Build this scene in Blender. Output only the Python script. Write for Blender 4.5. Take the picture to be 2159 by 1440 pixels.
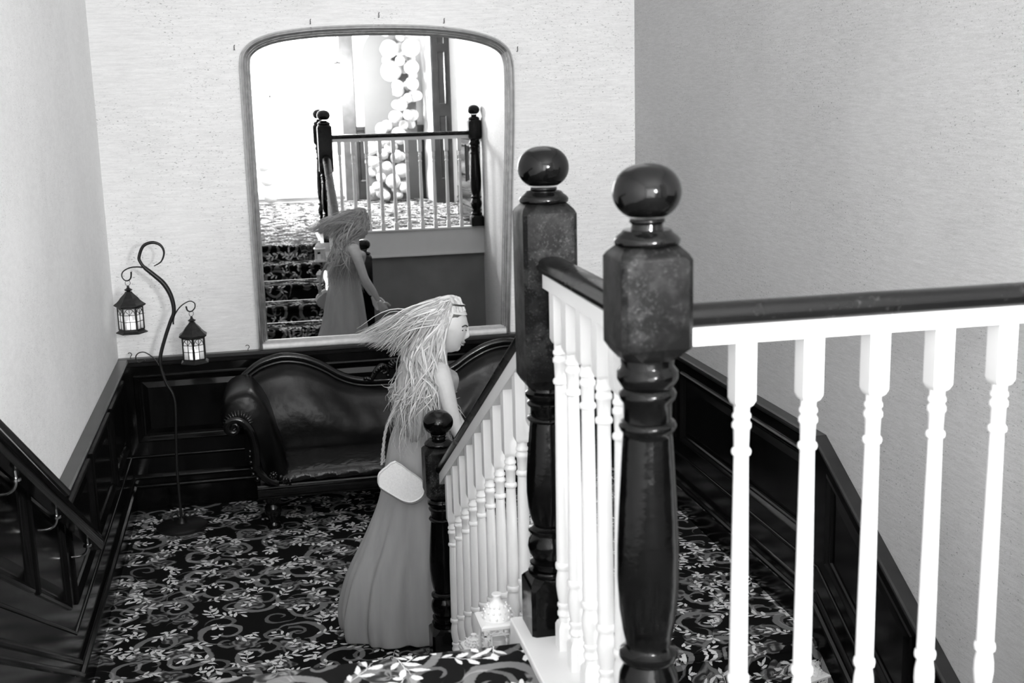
import bpy, bmesh, math, random
from mathutils import Vector, Matrix
from math import sin, cos, pi, radians, atan2, sqrt, exp

# ------------------------------------------------------------------ scene, camera, light
for o in list(bpy.data.objects):
    bpy.data.objects.remove(o, do_unlink=True)
scn = bpy.context.scene
COL = scn.collection

yaw, pitch, roll = radians(11.791), radians(-11.681), radians(-1.491)
EYE = 2.447
fw = Vector((sin(yaw)*cos(pitch), cos(yaw)*cos(pitch), sin(pitch)))
r0 = Vector((cos(yaw), -sin(yaw), 0)); u0 = r0.cross(fw)
rr = r0*cos(roll) + u0*sin(roll); uu = -r0*sin(roll) + u0*cos(roll)
cam = bpy.data.cameras.new('camera'); camo = bpy.data.objects.new('camera', cam); COL.objects.link(camo)
m3 = Matrix((rr, uu, -fw)).transposed()
camo.matrix_world = Matrix.Translation((0, 0, EYE)) @ m3.to_4x4()
cam.sensor_width = 36; cam.lens = 2560/2159*36; cam.clip_start = .05
cam.dof.use_dof = True; cam.dof.focus_distance = 5.2; cam.dof.aperture_fstop = 5.0
scn.camera = camo

w = bpy.data.worlds.new('world'); scn.world = w; w.use_nodes = True
bg = w.node_tree.nodes['Background']; bg.inputs['Color'].default_value = (1, 1, 1, 1); bg.inputs['Strength'].default_value = 1.5

def area(name, loc, direction, sx, sy, watts, spread=180):
    l = bpy.data.lights.new(name, 'AREA'); l.shape = 'RECTANGLE'; l.size = sx; l.size_y = sy; l.energy = watts
    l.spread = radians(spread)
    o = bpy.data.objects.new(name, l); COL.objects.link(o); o.location = loc
    o.rotation_euler = Vector(direction).to_track_quat('-Z', 'Z').to_euler()
    return o
# daylight standing just outside the tall hall window, and an added overhead fill with no fixture
area('window_daylight', (.30, -2.02, 2.44), (0, 1, 0), 1.80, 2.6, 130)
area('ceiling_fill', (.9, 5.0, 4.2), (0, 0, -1), 1.6, 2.2, 10)
# added fill light, housed in an invented round glass hall lamp
pl0 = bpy.data.lights.new('fill_lamp_light', 'POINT'); pl0.energy = 430; pl0.shadow_soft_size = .16
plo = bpy.data.objects.new('fill_lamp_light', pl0); COL.objects.link(plo); plo.location = (1.10, -.45, 2.66)
vs = scn.view_settings
vs.view_transform = 'Standard'; vs.look = 'None'; vs.gamma = 1; vs.use_curve_mapping = False; vs.exposure = 0.20

# ------------------------------------------------------------------ room numbers (metres, half landing floor = 0)
XL, XR, YB = -.85, 2.368, 7.40
ZU = 1.037           # upper floor
ZC = 4.3             # ceiling
YH = -1.95           # hall end wall
NY = 2.88            # top nosing of the up flight
SX = .70             # line of the newels

# ------------------------------------------------------------------ materials
def mat(name):
    m = bpy.data.materials.new(name); m.use_nodes = True
    nt = m.node_tree
    return m, nt, nt.nodes['Principled BSDF']

def setp(b, **k):
    for a, v in k.items():
        b.inputs[a.replace('_', ' ')].default_value = v

def g(v): return (v, v, v, 1)

def simple(name, v, rough=.5, metal=0, coat=0, spec=.5, noise=0, nscale=20, bump=0, bscale=60, stretch=(1, 1, 1), emis=0):
    m, nt, b = mat(name)
    setp(b, Base_Color=g(v), Roughness=rough, Metallic=metal)
    b.inputs['Coat Weight'].default_value = coat; b.inputs['Coat Roughness'].default_value = .08
    b.inputs['Specular IOR Level'].default_value = spec
    if emis:
        b.inputs['Emission Color'].default_value = g(1); b.inputs['Emission Strength'].default_value = emis
    if noise or bump:
        tc = nt.nodes.new('ShaderNodeTexCoord'); mp = nt.nodes.new('ShaderNodeMapping')
        mp.inputs['Scale'].default_value = stretch; nt.links.new(tc.outputs['Object'], mp.inputs['Vector'])
    if noise:
        n = nt.nodes.new('ShaderNodeTexNoise'); n.inputs['Scale'].default_value = nscale; n.inputs['Detail'].default_value = 6
        r = nt.nodes.new('ShaderNodeMapRange'); r.inputs['From Min'].default_value = .3; r.inputs['From Max'].default_value = .7
        r.inputs['To Min'].default_value = max(0, v*(1-noise)); r.inputs['To Max'].default_value = min(1, v*(1+noise))
        nt.links.new(mp.outputs[0], n.inputs['Vector']); nt.links.new(n.outputs['Fac'], r.inputs['Value'])
        nt.links.new(r.outputs[0], b.inputs['Base Color'])
    if bump:
        n2 = nt.nodes.new('ShaderNodeTexNoise'); n2.inputs['Scale'].default_value = bscale; n2.inputs['Detail'].default_value = 5
        bp = nt.nodes.new('ShaderNodeBump'); bp.inputs['Strength'].default_value = bump; bp.inputs['Distance'].default_value = .01
        nt.links.new(mp.outputs[0], n2.inputs['Vector']); nt.links.new(n2.outputs['Fac'], bp.inputs['Height'])
        nt.links.new(bp.outputs[0], b.inputs['Normal'])
    return m

class X:
    """tiny expression builder over Math nodes"""
    nt = None
    def __init__(s, sock): s.s = sock
    @staticmethod
    def op(o, *a, clamp=False):
        n = X.nt.nodes.new('ShaderNodeMath'); n.operation = o; n.use_clamp = clamp
        for i, v in enumerate(a):
            if isinstance(v, X): X.nt.links.new(v.s, n.inputs[i])
            else: n.inputs[i].default_value = v
        return X(n.outputs[0])
    def __add__(s, o): return X.op('ADD', s, o)
    __radd__ = __add__
    def __sub__(s, o): return X.op('SUBTRACT', s, o)
    def __rsub__(s, o): return X.op('SUBTRACT', o, s)
    def __mul__(s, o): return X.op('MULTIPLY', s, o)
    __rmul__ = __mul__
    def __truediv__(s, o): return X.op('DIVIDE', s, o)
    def max(s, o): return X.op('MAXIMUM', s, o)
    def min(s, o): return X.op('MINIMUM', s, o)
    def abs(s): return X.op('ABSOLUTE', s)
    def gt(s, o): return X.op('GREATER_THAN', s, o)
    def step(s, lo, hi):
        n = X.nt.nodes.new('ShaderNodeMapRange'); n.interpolation_type = 'SMOOTHSTEP'
        X.nt.links.new(s.s, n.inputs['Value']); n.inputs['From Min'].default_value = lo; n.inputs['From Max'].default_value = hi
        return X(n.outputs[0])

def noise(vec, scale, detail=3, rough=.5, dist=0):
    n = X.nt.nodes.new('ShaderNodeTexNoise'); n.inputs['Scale'].default_value = scale; n.inputs['Detail'].default_value = detail
    n.inputs['Roughness'].default_value = rough; n.inputs['Distortion'].default_value = dist
    X.nt.links.new(vec, n.inputs['Vector'])
    return X(n.outputs['Fac'])

def mapping(vec, scale=(1, 1, 1), rot=(0, 0, 0), loc=(0, 0, 0)):
    n = X.nt.nodes.new('ShaderNodeMapping'); n.inputs['Scale'].default_value = scale; n.inputs['Rotation'].default_value = rot
    n.inputs['Location'].default_value = loc; X.nt.links.new(vec, n.inputs['Vector']); return n.outputs[0]

def wallpaper(name, base, stretch, specks=.6, streak=.16, grain=.10):
    """grasscloth paper: fine horizontal slubs, scattered dark flecks, woven grain"""
    m, nt, b = mat(name); X.nt = nt
    tc = nt.nodes.new('ShaderNodeTexCoord'); P = tc.outputs['Object']
    s1 = noise(mapping(P, stretch), 9, 5, .6)
    s2 = noise(mapping(P, tuple(c*2.6 for c in stretch)), 12, 4, .7)
    blot = noise(P, 1.6, 3, .5)
    fl = noise(mapping(P, tuple(min(c, 3.)*9 for c in stretch)), 5.5, 4, .72)
    where = noise(P, 2.0, 2).step(.36, .60)
    fleck = fl.step(.60, .68)*where*specks
    fine = noise(P, 420, 2, .8)
    v = base*(1 + streak*2*(s1-.5) + streak*1.6*(s2-.5) + .22*(blot-.5) + grain*2*(fine-.5))
    v = v*(1-fleck)
    nt.links.new(v.s, b.inputs['Base Color'])
    setp(b, Roughness=.75)
    bp = nt.nodes.new('ShaderNodeBump'); bp.inputs['Strength'].default_value = .25; bp.inputs['Distance'].default_value = .004
    nt.links.new(s2.s, bp.inputs['Height']); nt.links.new(bp.outputs[0], b.inputs['Normal'])
    return m

def carpet_material():
    """Axminster-style carpet: pale leaf sprigs, grey C-scrolls and roses on near-black"""
    m, nt, b = mat('carpet_floral'); X.nt = nt
    geo = nt.nodes.new('ShaderNodeNewGeometry')
    sep = nt.nodes.new('ShaderNodeSeparateXYZ'); nt.links.new(geo.outputs['Position'], sep.inputs[0])
    x, y, z = X(sep.outputs[0]), X(sep.outputs[1]), X(sep.outputs[2])
    wob = X.nt.nodes.new('ShaderNodeTexNoise'); wob.inputs['Scale'].default_value = 150; wob.inputs['Detail'].default_value = 1
    nt.links.new(geo.outputs['Position'], wob.inputs['Vector'])
    wob2 = X.nt.nodes.new('ShaderNodeTexNoise'); wob2.inputs['Scale'].default_value = 9; wob2.inputs['Detail'].default_value = 2
    nt.links.new(geo.outputs['Position'], wob2.inputs['Vector'])
    sw = nt.nodes.new('ShaderNodeSeparateColor'); nt.links.new(wob.outputs['Color'], sw.inputs[0])
    sw2 = nt.nodes.new('ShaderNodeSeparateColor'); nt.links.new(wob2.outputs['Color'], sw2.inputs[0])
    U = x + .006*(X(sw.outputs[0])-.5) + .05*(X(sw2.outputs[0])-.5)
    V = (y - z) + .006*(X(sw.outputs[1])-.5) + .05*(X(sw2.outputs[1])-.5)

    def cells(scale, ox, oy, rnd=.75):
        cb = nt.nodes.new('ShaderNodeCombineXYZ')
        nt.links.new((U*scale+ox).s, cb.inputs[0]); nt.links.new((V*scale+oy).s, cb.inputs[1])
        vo = nt.nodes.new('ShaderNodeTexVoronoi'); vo.voronoi_dimensions = '2D'; vo.inputs['Scale'].default_value = 1
        vo.inputs['Randomness'].default_value = rnd
        nt.links.new(cb.outputs[0], vo.inputs['Vector'])
        sb = nt.nodes.new('ShaderNodeVectorMath'); sb.operation = 'SUBTRACT'
        nt.links.new(cb.outputs[0], sb.inputs[0]); nt.links.new(vo.outputs['Position'], sb.inputs[1])
        col = nt.nodes.new('ShaderNodeSeparateColor'); nt.links.new(vo.outputs['Color'], col.inputs[0])
        rot = nt.nodes.new('ShaderNodeVectorRotate'); rot.rotation_type = 'Z_AXIS'
        nt.links.new(sb.outputs[0], rot.inputs['Vector']); nt.links.new((X(col.outputs[0])*6.283).s, rot.inputs['Angle'])
        return rot.outputs[0], X(col.outputs[1]), X(col.outputs[2])

    def dot(vec, c):
        n = nt.nodes.new('ShaderNodeVectorMath'); n.operation = 'DOT_PRODUCT'; nt.links.new(vec, n.inputs[0])
        n.inputs[1].default_value = c; return X(n.outputs['Value'])

    def leaf(vec, ox, oy, ang, ln, wd):
        c, s = cos(ang), sin(ang)
        t = dot(vec, (c/ln, s/ln, 0)) - (ox*c+oy*s)/ln
        q = dot(vec, (-s, c, 0)) - (-ox*s+oy*c)
        return 4*wd*(t*(1-t)) - q.abs()

    def sprig(vec, leaves):
        e = None
        for l in leaves:
            f = leaf(vec, *l); e = f if e is None else e.max(f)
        return e

    def polar(vec):
        sp = nt.nodes.new('ShaderNodeSeparateXYZ'); nt.links.new(vec, sp.inputs[0])
        a, c = X(sp.outputs[0]), X(sp.outputs[1])
        return X.op('SQRT', a*a+c*c), X.op('ARCTAN2', c, a)

    def scroll(scale, ox, oy, R):
        vec, r1, r2 = cells(scale, ox, oy, .8)
        r, th = polar(vec)
        f = X.op('FRACT', r*2.7 - th*(1/6.283) + 10)
        band = (.045 + .15*(r/R)) - (f-.5).abs()
        return band.step(-.02, .03)*(R - r).step(-.02, .02)*(r-.06).step(-.01, .02), f

    def rose(scale, ox, oy, R):
        vec, r1, r2 = cells(scale, ox, oy, .7)
        r, th = polar(vec)
        edge = R*(.84 + .16*X.op('SINE', th*5 + r2*6)) - r
        rings = .5 + .5*X.op('SINE', r*(34) + 2.2*X.op('SINE', th*3+r*9) )
        return edge.step(-.01, .02)*r1.gt(.2), rings

    s1, f1 = scroll(3.7, 2.1, 5.3, .47)
    s2, f2 = scroll(5.3, 7.7, 1.9, .40)
    rm, ring = rose(4.6, 13.3, 8.1, .36)
    v1, a1, b1 = cells(5.9, .4, .9, .6)
    L1 = sprig(v1, [(-.42, 0, .0, .72, .011), (.27, 0, .12, .27, .052), (.10, .01, .85, .29, .050), (.06, -.01, -.70, .30, .055), (-.12, .01, .80, .27, .047), (-.14, -.01, -.95, .25, .050), (-.33, .0, .62, .22, .042)])
    v2, a2, b2 = cells(7.3, 21.4, 3.3, .8)
    L2 = sprig(v2, [(-.30, 0, .1, .50, .014), (.15, .02, .25, .32, .068), (.02, .02, 1.05, .30, .060), (-.02, .0, -.75, .33, .066), (-.22, 0, -1.0, .24, .055)])
    v3, a3, b3 = cells(9.5, 3.4, 31.3, .9)
    L3 = sprig(v3, [(-.1, 0, 0.1, .42, .07), (-.16, .03, .95, .34, .07), (-.1, -.03, -.9, .30, .07)])
    pale = (L1.step(-.006, .012)*a1.gt(.38)).max(L2.step(-.006, .012)*a2.gt(.45)).max(L3.step(-.006, .012)*a3.gt(.66))
    vein = L1.abs().step(.0, .02)
    grain = noise(geo.outputs['Position'], 700, 2, .8)
    base = .004 + s1*.17 + s2*.11
    base = base.max(rm*(.03+.17*ring*ring))
    pv = pale*(.62+.12*a2)
    v = base*(1-pale) + pv
    v = v*(.62+.76*grain)
    nt.links.new(v.s, b.inputs['Base Color'])
    setp(b, Roughness=.95); b.inputs['Specular IOR Level'].default_value = .12
    bp = nt.nodes.new('ShaderNodeBump'); bp.inputs['Strength'].default_value = .5; bp.inputs['Distance'].default_value = .004
    nt.links.new(grain.s, bp.inputs['Height']); nt.links.new(bp.outputs[0], b.inputs['Normal'])
    return m

def worn_wood(name):
    m, nt, b = mat(name); X.nt = nt
    tc = nt.nodes.new('ShaderNodeTexCoord'); P = tc.outputs['Object']
    blot = noise(P, 26, 5, .65); fine = noise(P, 170, 3, .7); wear = noise(P, 7, 3, .5).step(.36, .66)
    v = .004 + .020*wear*blot.step(.44, .60) + .045*fine.step(.54, .68)*wear
    nt.links.new(v.s, b.inputs['Base Color'])
    rgh = .26 + .25*wear
    nt.links.new(rgh.s, b.inputs['Roughness'])
    b.inputs['Specular IOR Level'].default_value = .08
    bp = nt.nodes.new('ShaderNodeBump'); bp.inputs['Strength'].default_value = .25; bp.inputs['Distance'].default_value = .003
    nt.links.new(blot.s, bp.inputs['Height']); nt.links.new(bp.outputs[0], b.inputs['Normal'])
    return m

M = {}
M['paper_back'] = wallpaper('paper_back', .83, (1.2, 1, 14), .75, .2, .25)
M['paper_left'] = wallpaper('paper_left', .92, (1, 2.5, 5), .8, .10, .30)  # same grasscloth, base raised in place of light missing on this wall
M['paper_right'] = wallpaper('paper_right', .49, (1, 1.4, 15), .75, .24, .30)  # same grasscloth, base lowered to paint in the shade of grazing light
M['plaster'] = simple('plaster', .80, .8, noise=.04, nscale=3)
M['underwall'] = simple('underwall', .20, .8, noise=.12, nscale=4)
M['wood'] = simple('dark_wood', .0035, .15, coat=0, spec=.22, noise=.5, nscale=14, bump=.03, bscale=12, stretch=(1, 1, .3))
M['wood_cap'] = simple('cap_wood', .022, .30, spec=.45, noise=.3, nscale=9)
M['wood_worn'] = worn_wood('worn_wood')
M['show_wood'] = simple('show_wood', .004, .14, spec=.50, noise=.4, nscale=18, bump=.08, bscale=40)
M['finial_wood'] = simple('finial_wood', .0020, .10, spec=.26, noise=.4, nscale=18, bump=.16, bscale=26)
M['wood_gloss'] = simple('gloss_wood', .0020, .13, coat=0, spec=.20, noise=.4, nscale=18, bump=.10, bscale=30)
M['white'] = simple('white_paint', .68, .38, noise=.02, nscale=8)
M['leather'] = simple('leather', .004, .30, spec=.22, noise=.35, nscale=5, bump=.30, bscale=14)
M['leather_seat'] = simple('leather_seat', .010, .25, spec=.55, noise=.3, nscale=7, bump=.8, bscale=22)
M['iron'] = simple('black_iron', .012, .38, metal=.3, spec=.5)
M['bronze'] = simple('bronze', .015, .42, metal=.2, spec=.4, noise=.4, nscale=60)
M['chrome'] = simple('chrome', .75, .16, metal=1)
M['pewter'] = simple('pewter', .55, .24, metal=.85, noise=.15, nscale=30)
M['silver_bar'] = simple('silver_bar', .42, .4, metal=.4, noise=.1, nscale=30)
M['wax'] = simple('candle_wax', .85, .5, emis=1.2)
M['flame'] = simple('flame', .9, .5, emis=9)
M['skin'] = simple('skin', .50, .5, noise=.05, nscale=30)
M['lip'] = simple('lips', .24, .45)
M['eye'] = simple('eye_dark', .03, .2)
M['dress'] = simple('dress_chiffon', .36, .8, noise=.10, nscale=6, bump=.15, bscale=10, stretch=(3, 3, .4))
M['bag'] = simple('bag_white', .82, .6, noise=.06, nscale=120, bump=.2, bscale=300)
M['balloon'] = simple('balloon_latex', .50, .22, spec=.5)
M['shoe'] = simple('shoe', .25, .4)
M['archboard'] = simple('arch_board', .10, .6, noise=.05, nscale=4)
M['hall_wood'] = simple('hall_wood', .02, .3, noise=.4, nscale=10)
M['hall_grey'] = simple('hall_grey_wood', .06, .35, noise=.3, nscale=10)
M['carpet'] = carpet_material()
M['shaft_wood'] = simple('shaft_wood', .0015, .16, spec=.19, noise=.4, nscale=18, bump=.14, bscale=34)

# hair: light with darker strands
m, nt, b = mat('hair'); X.nt = nt
oi = nt.nodes.new('ShaderNodeNewGeometry')
rnd = X(oi.outputs['Random Per Island'])
nt.links.new((.26 + .34*rnd).s, b.inputs['Base Color']); setp(b, Roughness=.42); M['hair'] = m

# mirror glass: silvered, faintly dusty
m, nt, b = mat('mirror_silver'); X.nt = nt
tc = nt.nodes.new('ShaderNodeTexCoord')
setp(b, Base_Color=g(.90), Metallic=1.0, Roughness=.0)
dn = noise(tc.outputs['Object'], 55, 4, .7).step(.74, .80)
nt.links.new((dn*.5).s, b.inputs['Roughness'])
M['mirror'] = m

# clear glass
m, nt, b = mat('clear_glass')
nt.nodes.remove(b); out = nt.nodes['Material Output']
tr = nt.nodes.new('ShaderNodeBsdfTransparent'); tr.inputs[0].default_value = g(.93)
gl = nt.nodes.new('ShaderNodeBsdfGlossy'); gl.inputs['Roughness'].default_value = .05
mx = nt.nodes.new('ShaderNodeMixShader'); mx.inputs[0].default_value = .07
nt.links.new(tr.outputs[0], mx.inputs[1]); nt.links.new(gl.outputs[0], mx.inputs[2]); nt.links.new(mx.outputs[0], out.inputs['Surface'])
M['glass'] = m
m, nt, b = mat('frosted_glass')
nt.nodes.remove(b); out = nt.nodes['Material Output']
tr = nt.nodes.new('ShaderNodeBsdfTransparent'); tl = nt.nodes.new('ShaderNodeBsdfTranslucent'); tl.inputs[0].default_value = g(.9)
mx = nt.nodes.new('ShaderNodeMixShader'); mx.inputs[0].default_value = .35
nt.links.new(tr.outputs[0], mx.inputs[1]); nt.links.new(tl.outputs[0], mx.inputs[2]); nt.links.new(mx.outputs[0], out.inputs['Surface'])
M['frosted'] = m
m, nt, b = mat('fill_lamp_globe')  # glowing globe of the added hall fill lamp
nt.nodes.remove(b); out = nt.nodes['Material Output']
tr = nt.nodes.new('ShaderNodeBsdfTransparent'); em = nt.nodes.new('ShaderNodeEmission'); em.inputs['Strength'].default_value = 6
mx = nt.nodes.new('ShaderNodeAddShader')
nt.links.new(tr.outputs[0], mx.inputs[0]); nt.links.new(em.outputs[0], mx.inputs[1]); nt.links.new(mx.outputs[0], out.inputs['Surface'])
M['globe'] = m

# ------------------------------------------------------------------ mesh helpers
class MB:
    def __init__(s): s.v = []; s.f = []
    def add(s, vs, fs):
        n = len(s.v); s.v += [tuple(p) for p in vs]; s.f += [tuple(i+n for i in f) for f in fs]; return s
    def box(s, x0, x1, y0, y1, z0, z1):
        return s.add([(x0,y0,z0),(x1,y0,z0),(x1,y1,z0),(x0,y1,z0),(x0,y0,z1),(x1,y0,z1),(x1,y1,z1),(x0,y1,z1)],
                     [(3,2,1,0),(4,5,6,7),(0,1,5,4),(1,2,6,5),(2,3,7,6),(3,0,4,7)])
    def loft(s, rings, cap0=True, cap1=True, closed=False):
        n = len(rings[0]); base = len(s.v)
        for r in rings: s.v += [tuple(p) for p in r]
        k = len(rings)
        for i in range(k if closed else k-1):
            a = base+i*n; c = base+((i+1) % k)*n
            for j in range(n):
                s.f.append((a+j, a+(j+1) % n, c+(j+1) % n, c+j))
        if not closed:
            if cap0: s.f.append(tuple(base+j for j in reversed(range(n))))
            if cap1: s.f.append(tuple(base+(k-1)*n+j for j in range(n)))
        return s
    def lathe(s, prof, cx=0, cy=0, cz=0, n=24):
        return s.loft([[(cx+r*cos(2*pi*j/n), cy+r*sin(2*pi*j/n), cz+z) for j in range(n)] for z, r in prof])
    def square(s, prof, cx=0, cy=0, cz=0):
        """stack of squares (z, half width)"""
        return s.loft([[(cx-h, cy-h, cz+z), (cx+h, cy-h, cz+z), (cx+h, cy+h, cz+z), (cx-h, cy+h, cz+z)] for z, h in prof])
    def tube(s, pts, rad, n=8, flat=1.0, cap=True):
        pts = [Vector(p) for p in pts]; k = len(pts)
        if not hasattr(rad, '__len__'): rad = [rad]*k
        rings = []; up = None
        for i, p in enumerate(pts):
            t = (pts[min(i+1, k-1)] - pts[max(i-1, 0)])
            if t.length < 1e-9: t = Vector((0, 0, 1))
            t.normalize()
            if up is None:
                up = Vector((0, 1, 0)) if abs(t.y) < .9 else Vector((1, 0, 0))
            a = up - t*up.dot(t)
            if a.length < 1e-6: a = t.orthogonal()
            a.normalize(); up = a; c = t.cross(a)
            rings.append([p + a*(rad[i]*flat*cos(2*pi*j/n)) + c*(rad[i]*sin(2*pi*j/n)) for j in range(n)])
        return s.loft(rings, cap, cap)
    def prism(s, poly, a, b, axis='y'):
        """poly of 2-d points extruded along axis from a to b"""
        if axis == 'y': f = lambda p, t: (p[0], t, p[1])
        elif axis == 'x': f = lambda p, t: (t, p[0], p[1])
        else: f = lambda p, t: (p[0], p[1], t)
        return s.loft([[f(p, a) for p in poly], [f(p, b) for p in poly]])
    def ball(s, c, rx, ry=None, rz=None, n=16, m=10, fn=None):
        ry = ry or rx; rz = rz or rx
        rings = []
        for i in range(m+1):
            ph = -pi/2 + pi*i/m; ph = max(-pi/2+.02, min(pi/2-.02, ph))
            rings.append([(c[0]+rx*cos(ph)*cos(2*pi*j/n), c[1]+ry*cos(ph)*sin(2*pi*j/n), c[2]+rz*sin(ph)) for j in range(n)])
        return s.loft(rings)
    def mesh(s, name, material, smooth=True, ang=35):
        me = bpy.data.meshes.new(name); me.from_pydata(s.v, [], s.f); me.validate(); me.update()
        bm = bmesh.new(); bm.from_mesh(me); bmesh.ops.recalc_face_normals(bm, faces=bm.faces); bm.to_mesh(me); bm.free()
        if smooth:
            me.shade_smooth()
            me.set_sharp_from_angle(angle=radians(ang))
        me.materials.append(M[material])
        return me
    def build(s, name, material, parent=None, smooth=True, ang=35, bevel=0):
        o = bpy.data.objects.new(name, s.mesh(name, material, smooth, ang)); COL.objects.link(o)
        if parent is not None: o.parent = parent
        if bevel:
            bv = o.modifiers.new('bevel', 'BEVEL'); bv.width = bevel; bv.segments = 2; bv.limit_method = 'ANGLE'; bv.angle_limit = radians(40)
        return o

def tag(o, label=None, cat=None, group=None, kind=None):
    if label: o['label'] = label
    if cat: o['category'] = cat
    if group: o['group'] = group
    if kind: o['kind'] = kind
    return o

def empty(name, loc=(0, 0, 0), rz=0, label=None, cat=None, group=None, kind=None):
    o = bpy.data.objects.new(name, None); COL.objects.link(o); o.location = loc; o.rotation_euler = (0, 0, rz)
    o.empty_display_size = .1
    return tag(o, label, cat, group, kind)

def kids(o): return [c for c in bpy.data.objects if c.parent == o]
def copy_tree(o, parent=None):
    c = o.copy(); COL.objects.link(c)
    if parent is not None: c.parent = parent
    for ch in kids(o): copy_tree(ch, c)
    return c
def inst(o, parent, loc=None):
    c = o.copy(); COL.objects.link(c); c.parent = parent
    if loc is not None: c.location = loc
    return c

def smooth_path(pts, sub=6, closed=False):
    """Catmull-Rom"""
    P = [Vector(p) for p in pts]; n = len(P); out = []
    rng = n if closed else n-1
    for i in range(rng):
        if closed: a, b_, c, d = P[(i-1) % n], P[i], P[(i+1) % n], P[(i+2) % n]
        else: a, b_, c, d = P[max(i-1, 0)], P[i], P[i+1], P[min(i+2, n-1)]
        for k in range(sub):
            t = k/sub
            out.append(.5*((2*b_) + (-a+c)*t + (2*a-5*b_+4*c-d)*t*t + (-a+3*b_-3*c+d)*t**3))
    if not closed: out.append(P[-1])
    return out

def xz(pts, y): return [(p[0], y, p[1]) for p in pts]

# ------------------------------------------------------------------ room shell
def struct(name, mb, material, **k):
    o = mb.build(name, material, smooth=False, **k); o['kind'] = 'structure'; return o

ZB = -1.10
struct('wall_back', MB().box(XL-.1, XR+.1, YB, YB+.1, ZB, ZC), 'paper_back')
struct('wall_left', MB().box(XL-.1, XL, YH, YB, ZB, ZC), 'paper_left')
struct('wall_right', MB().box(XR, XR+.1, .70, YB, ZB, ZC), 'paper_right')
struct('ceiling', MB().box(XL-.1, 4.3, YH-.1, YB+.1, ZC, ZC+.1), 'plaster')
struct('floor', MB().box(XL, XR, 4.685, YB, -.20, 0), 'carpet')
struct('floor_upper', MB().box(XL, 4.2, YH, 2.03, ZU-.2, ZU).box(XL, .60, 2.03, NY-.004, ZU-.2, ZU), 'carpet')
struct('floor_lower', MB().box(XL, XR, 0, 4.6, ZB-.1, ZB+.02), 'carpet')
# hall end wall with the tall window opening
wx0, wx1, wz0, wz1 = -.62, 1.22, 1.13, 3.75
struct('wall_hall', MB().box(XL-.1, wx0, YH-.1, YH, ZU, ZC).box(wx1, 2.33, YH-.1, YH, ZU, ZC).box(wx0, wx1, YH-.1, YH, ZU, wz0).box(wx0, wx1, YH-.1, YH, wz1, ZC), 'plaster')
struct('wall_hall_side', MB().box(2.33, 4.3, -1.05, -.97, ZU, ZC), 'plaster')
struct('wall_hall_return', MB().box(2.33, 2.41, YH, -1.06, ZU, ZC), 'plaster')
struct('wall_corridor', MB().box(4.2, 4.3, -1, 2.0, ZU, ZC).box(XR+.1, 4.2, 2.0, 2.1, ZU, ZC), 'plaster')
struct('wall_under_gallery', MB().box(.80, XR, 2.02, 2.08, ZB, .78), 'underwall')
# the fascia under the gallery and the white kerb below the balusters
f = MB().box(.80, XR, 2.03, 2.12, .765, ZU-.002).box(.80, XR, 2.03, 2.135, .765, .785)
o = f.build('trim_1', 'white', smooth=False); o['kind'] = 'structure'
f = MB().box(.60, .80, 2.03, 3.00, ZU-.25, ZU+.018).box(.80, XR, 2.03, 2.14, ZU-.002, ZU+.018)
o = f.build('trim_2', 'white', smooth=False, bevel=.004); o['kind'] = 'structure'

# window in the hall
win = empty('window_1', (.30, YH-.05, 1.13), kind='structure')
def L(mb, name, material, parent, **k):   # build in world coordinates below a placed parent
    o = mb.build(name, material, parent, **k); o.location = -parent.location; return o
fr = MB().box(wx0, wx0+.05, YH-.08, YH+.02, wz0, wz1).box(wx1-.05, wx1, YH-.08, YH+.02, wz0, wz1).box(wx0, wx1, YH-.08, YH+.02, wz1-.05, wz1).box(wx0, wx1, YH-.08, YH+.05, wz0-.03, wz0+.05)
L(fr, 'window_frame', 'white', win, smooth=False)
for zz in (2.45,):
    L(MB().box(wx0+.05, wx1-.05, YH-.04, YH-.02, zz-.015, zz+.015), 'glazing_bar', 'white', win, smooth=False)
L(MB().box(.29, .31, YH-.04, YH-.02, wz0+.05, wz1-.05), 'glazing_bar', 'white', win, smooth=False)

# ------------------------------------------------------------------ carpeted stairs
def flight(name, x0, x1, y_top, going, rise, n, ztop, label, sgn):
    """sgn +1: descends towards +Y (away from the hall), -1: descends towards -Y"""
    root = empty(name, ((x0+x1)/2, y_top, ztop-n*rise), label=label, cat='stairs')
    for k in range(1, n):
        z = ztop-k*rise; ya = y_top+sgn*(k-1)*going; yb = ya+sgn*going
        # tread with a rounded nosing, and the riser under it
        ps = [(ya, z), (yb-sgn*.004, z), (yb+sgn*.012, z-.008), (yb+sgn*.016, z-.022), (yb+sgn*.010, z-.036), (yb-sgn*.012, z-.044), (yb-sgn*.014, z-rise), (ya, z-rise)]
        L(MB().prism(ps, x0, x1, 'x'), 'carpeted_step', 'carpet', root, ang=60)
    return root
flight('stairs_up', XL+.03, .60, NY, .30, ZU/7, 7, ZU, 'carpeted stair flight with rounded nosings rising from the sofa landing to the upper hall', 1)
flight('stairs_down', 1.12, XR-.03, 4.68, .28, ZU/7, 7, 0, 'carpeted stair flight going down behind the white gallery balusters along the right wall', -1)
# upper nosing and first riser of the hall floor edge / of the landing edge
st = struct('trim_3', MB().prism([(NY-.05, ZU), (NY+.008, ZU-.006), (NY+.014, ZU-.02), (NY+.008, ZU-.038), (NY-.012, ZU-.046), (NY-.012, ZU-.2), (NY-.05, ZU-.2)], XL+.03, .60, 'x'), 'carpet')
st.name = 'floor_nosing'
struct('floor_nosing', MB().prism([(4.72, 0), (4.672, -.006), (4.666, -.02), (4.672, -.038), (4.694, -.046), (4.694, -.2), (4.72, -.2)], .79, XR-.03, 'x'), 'carpet')
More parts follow.
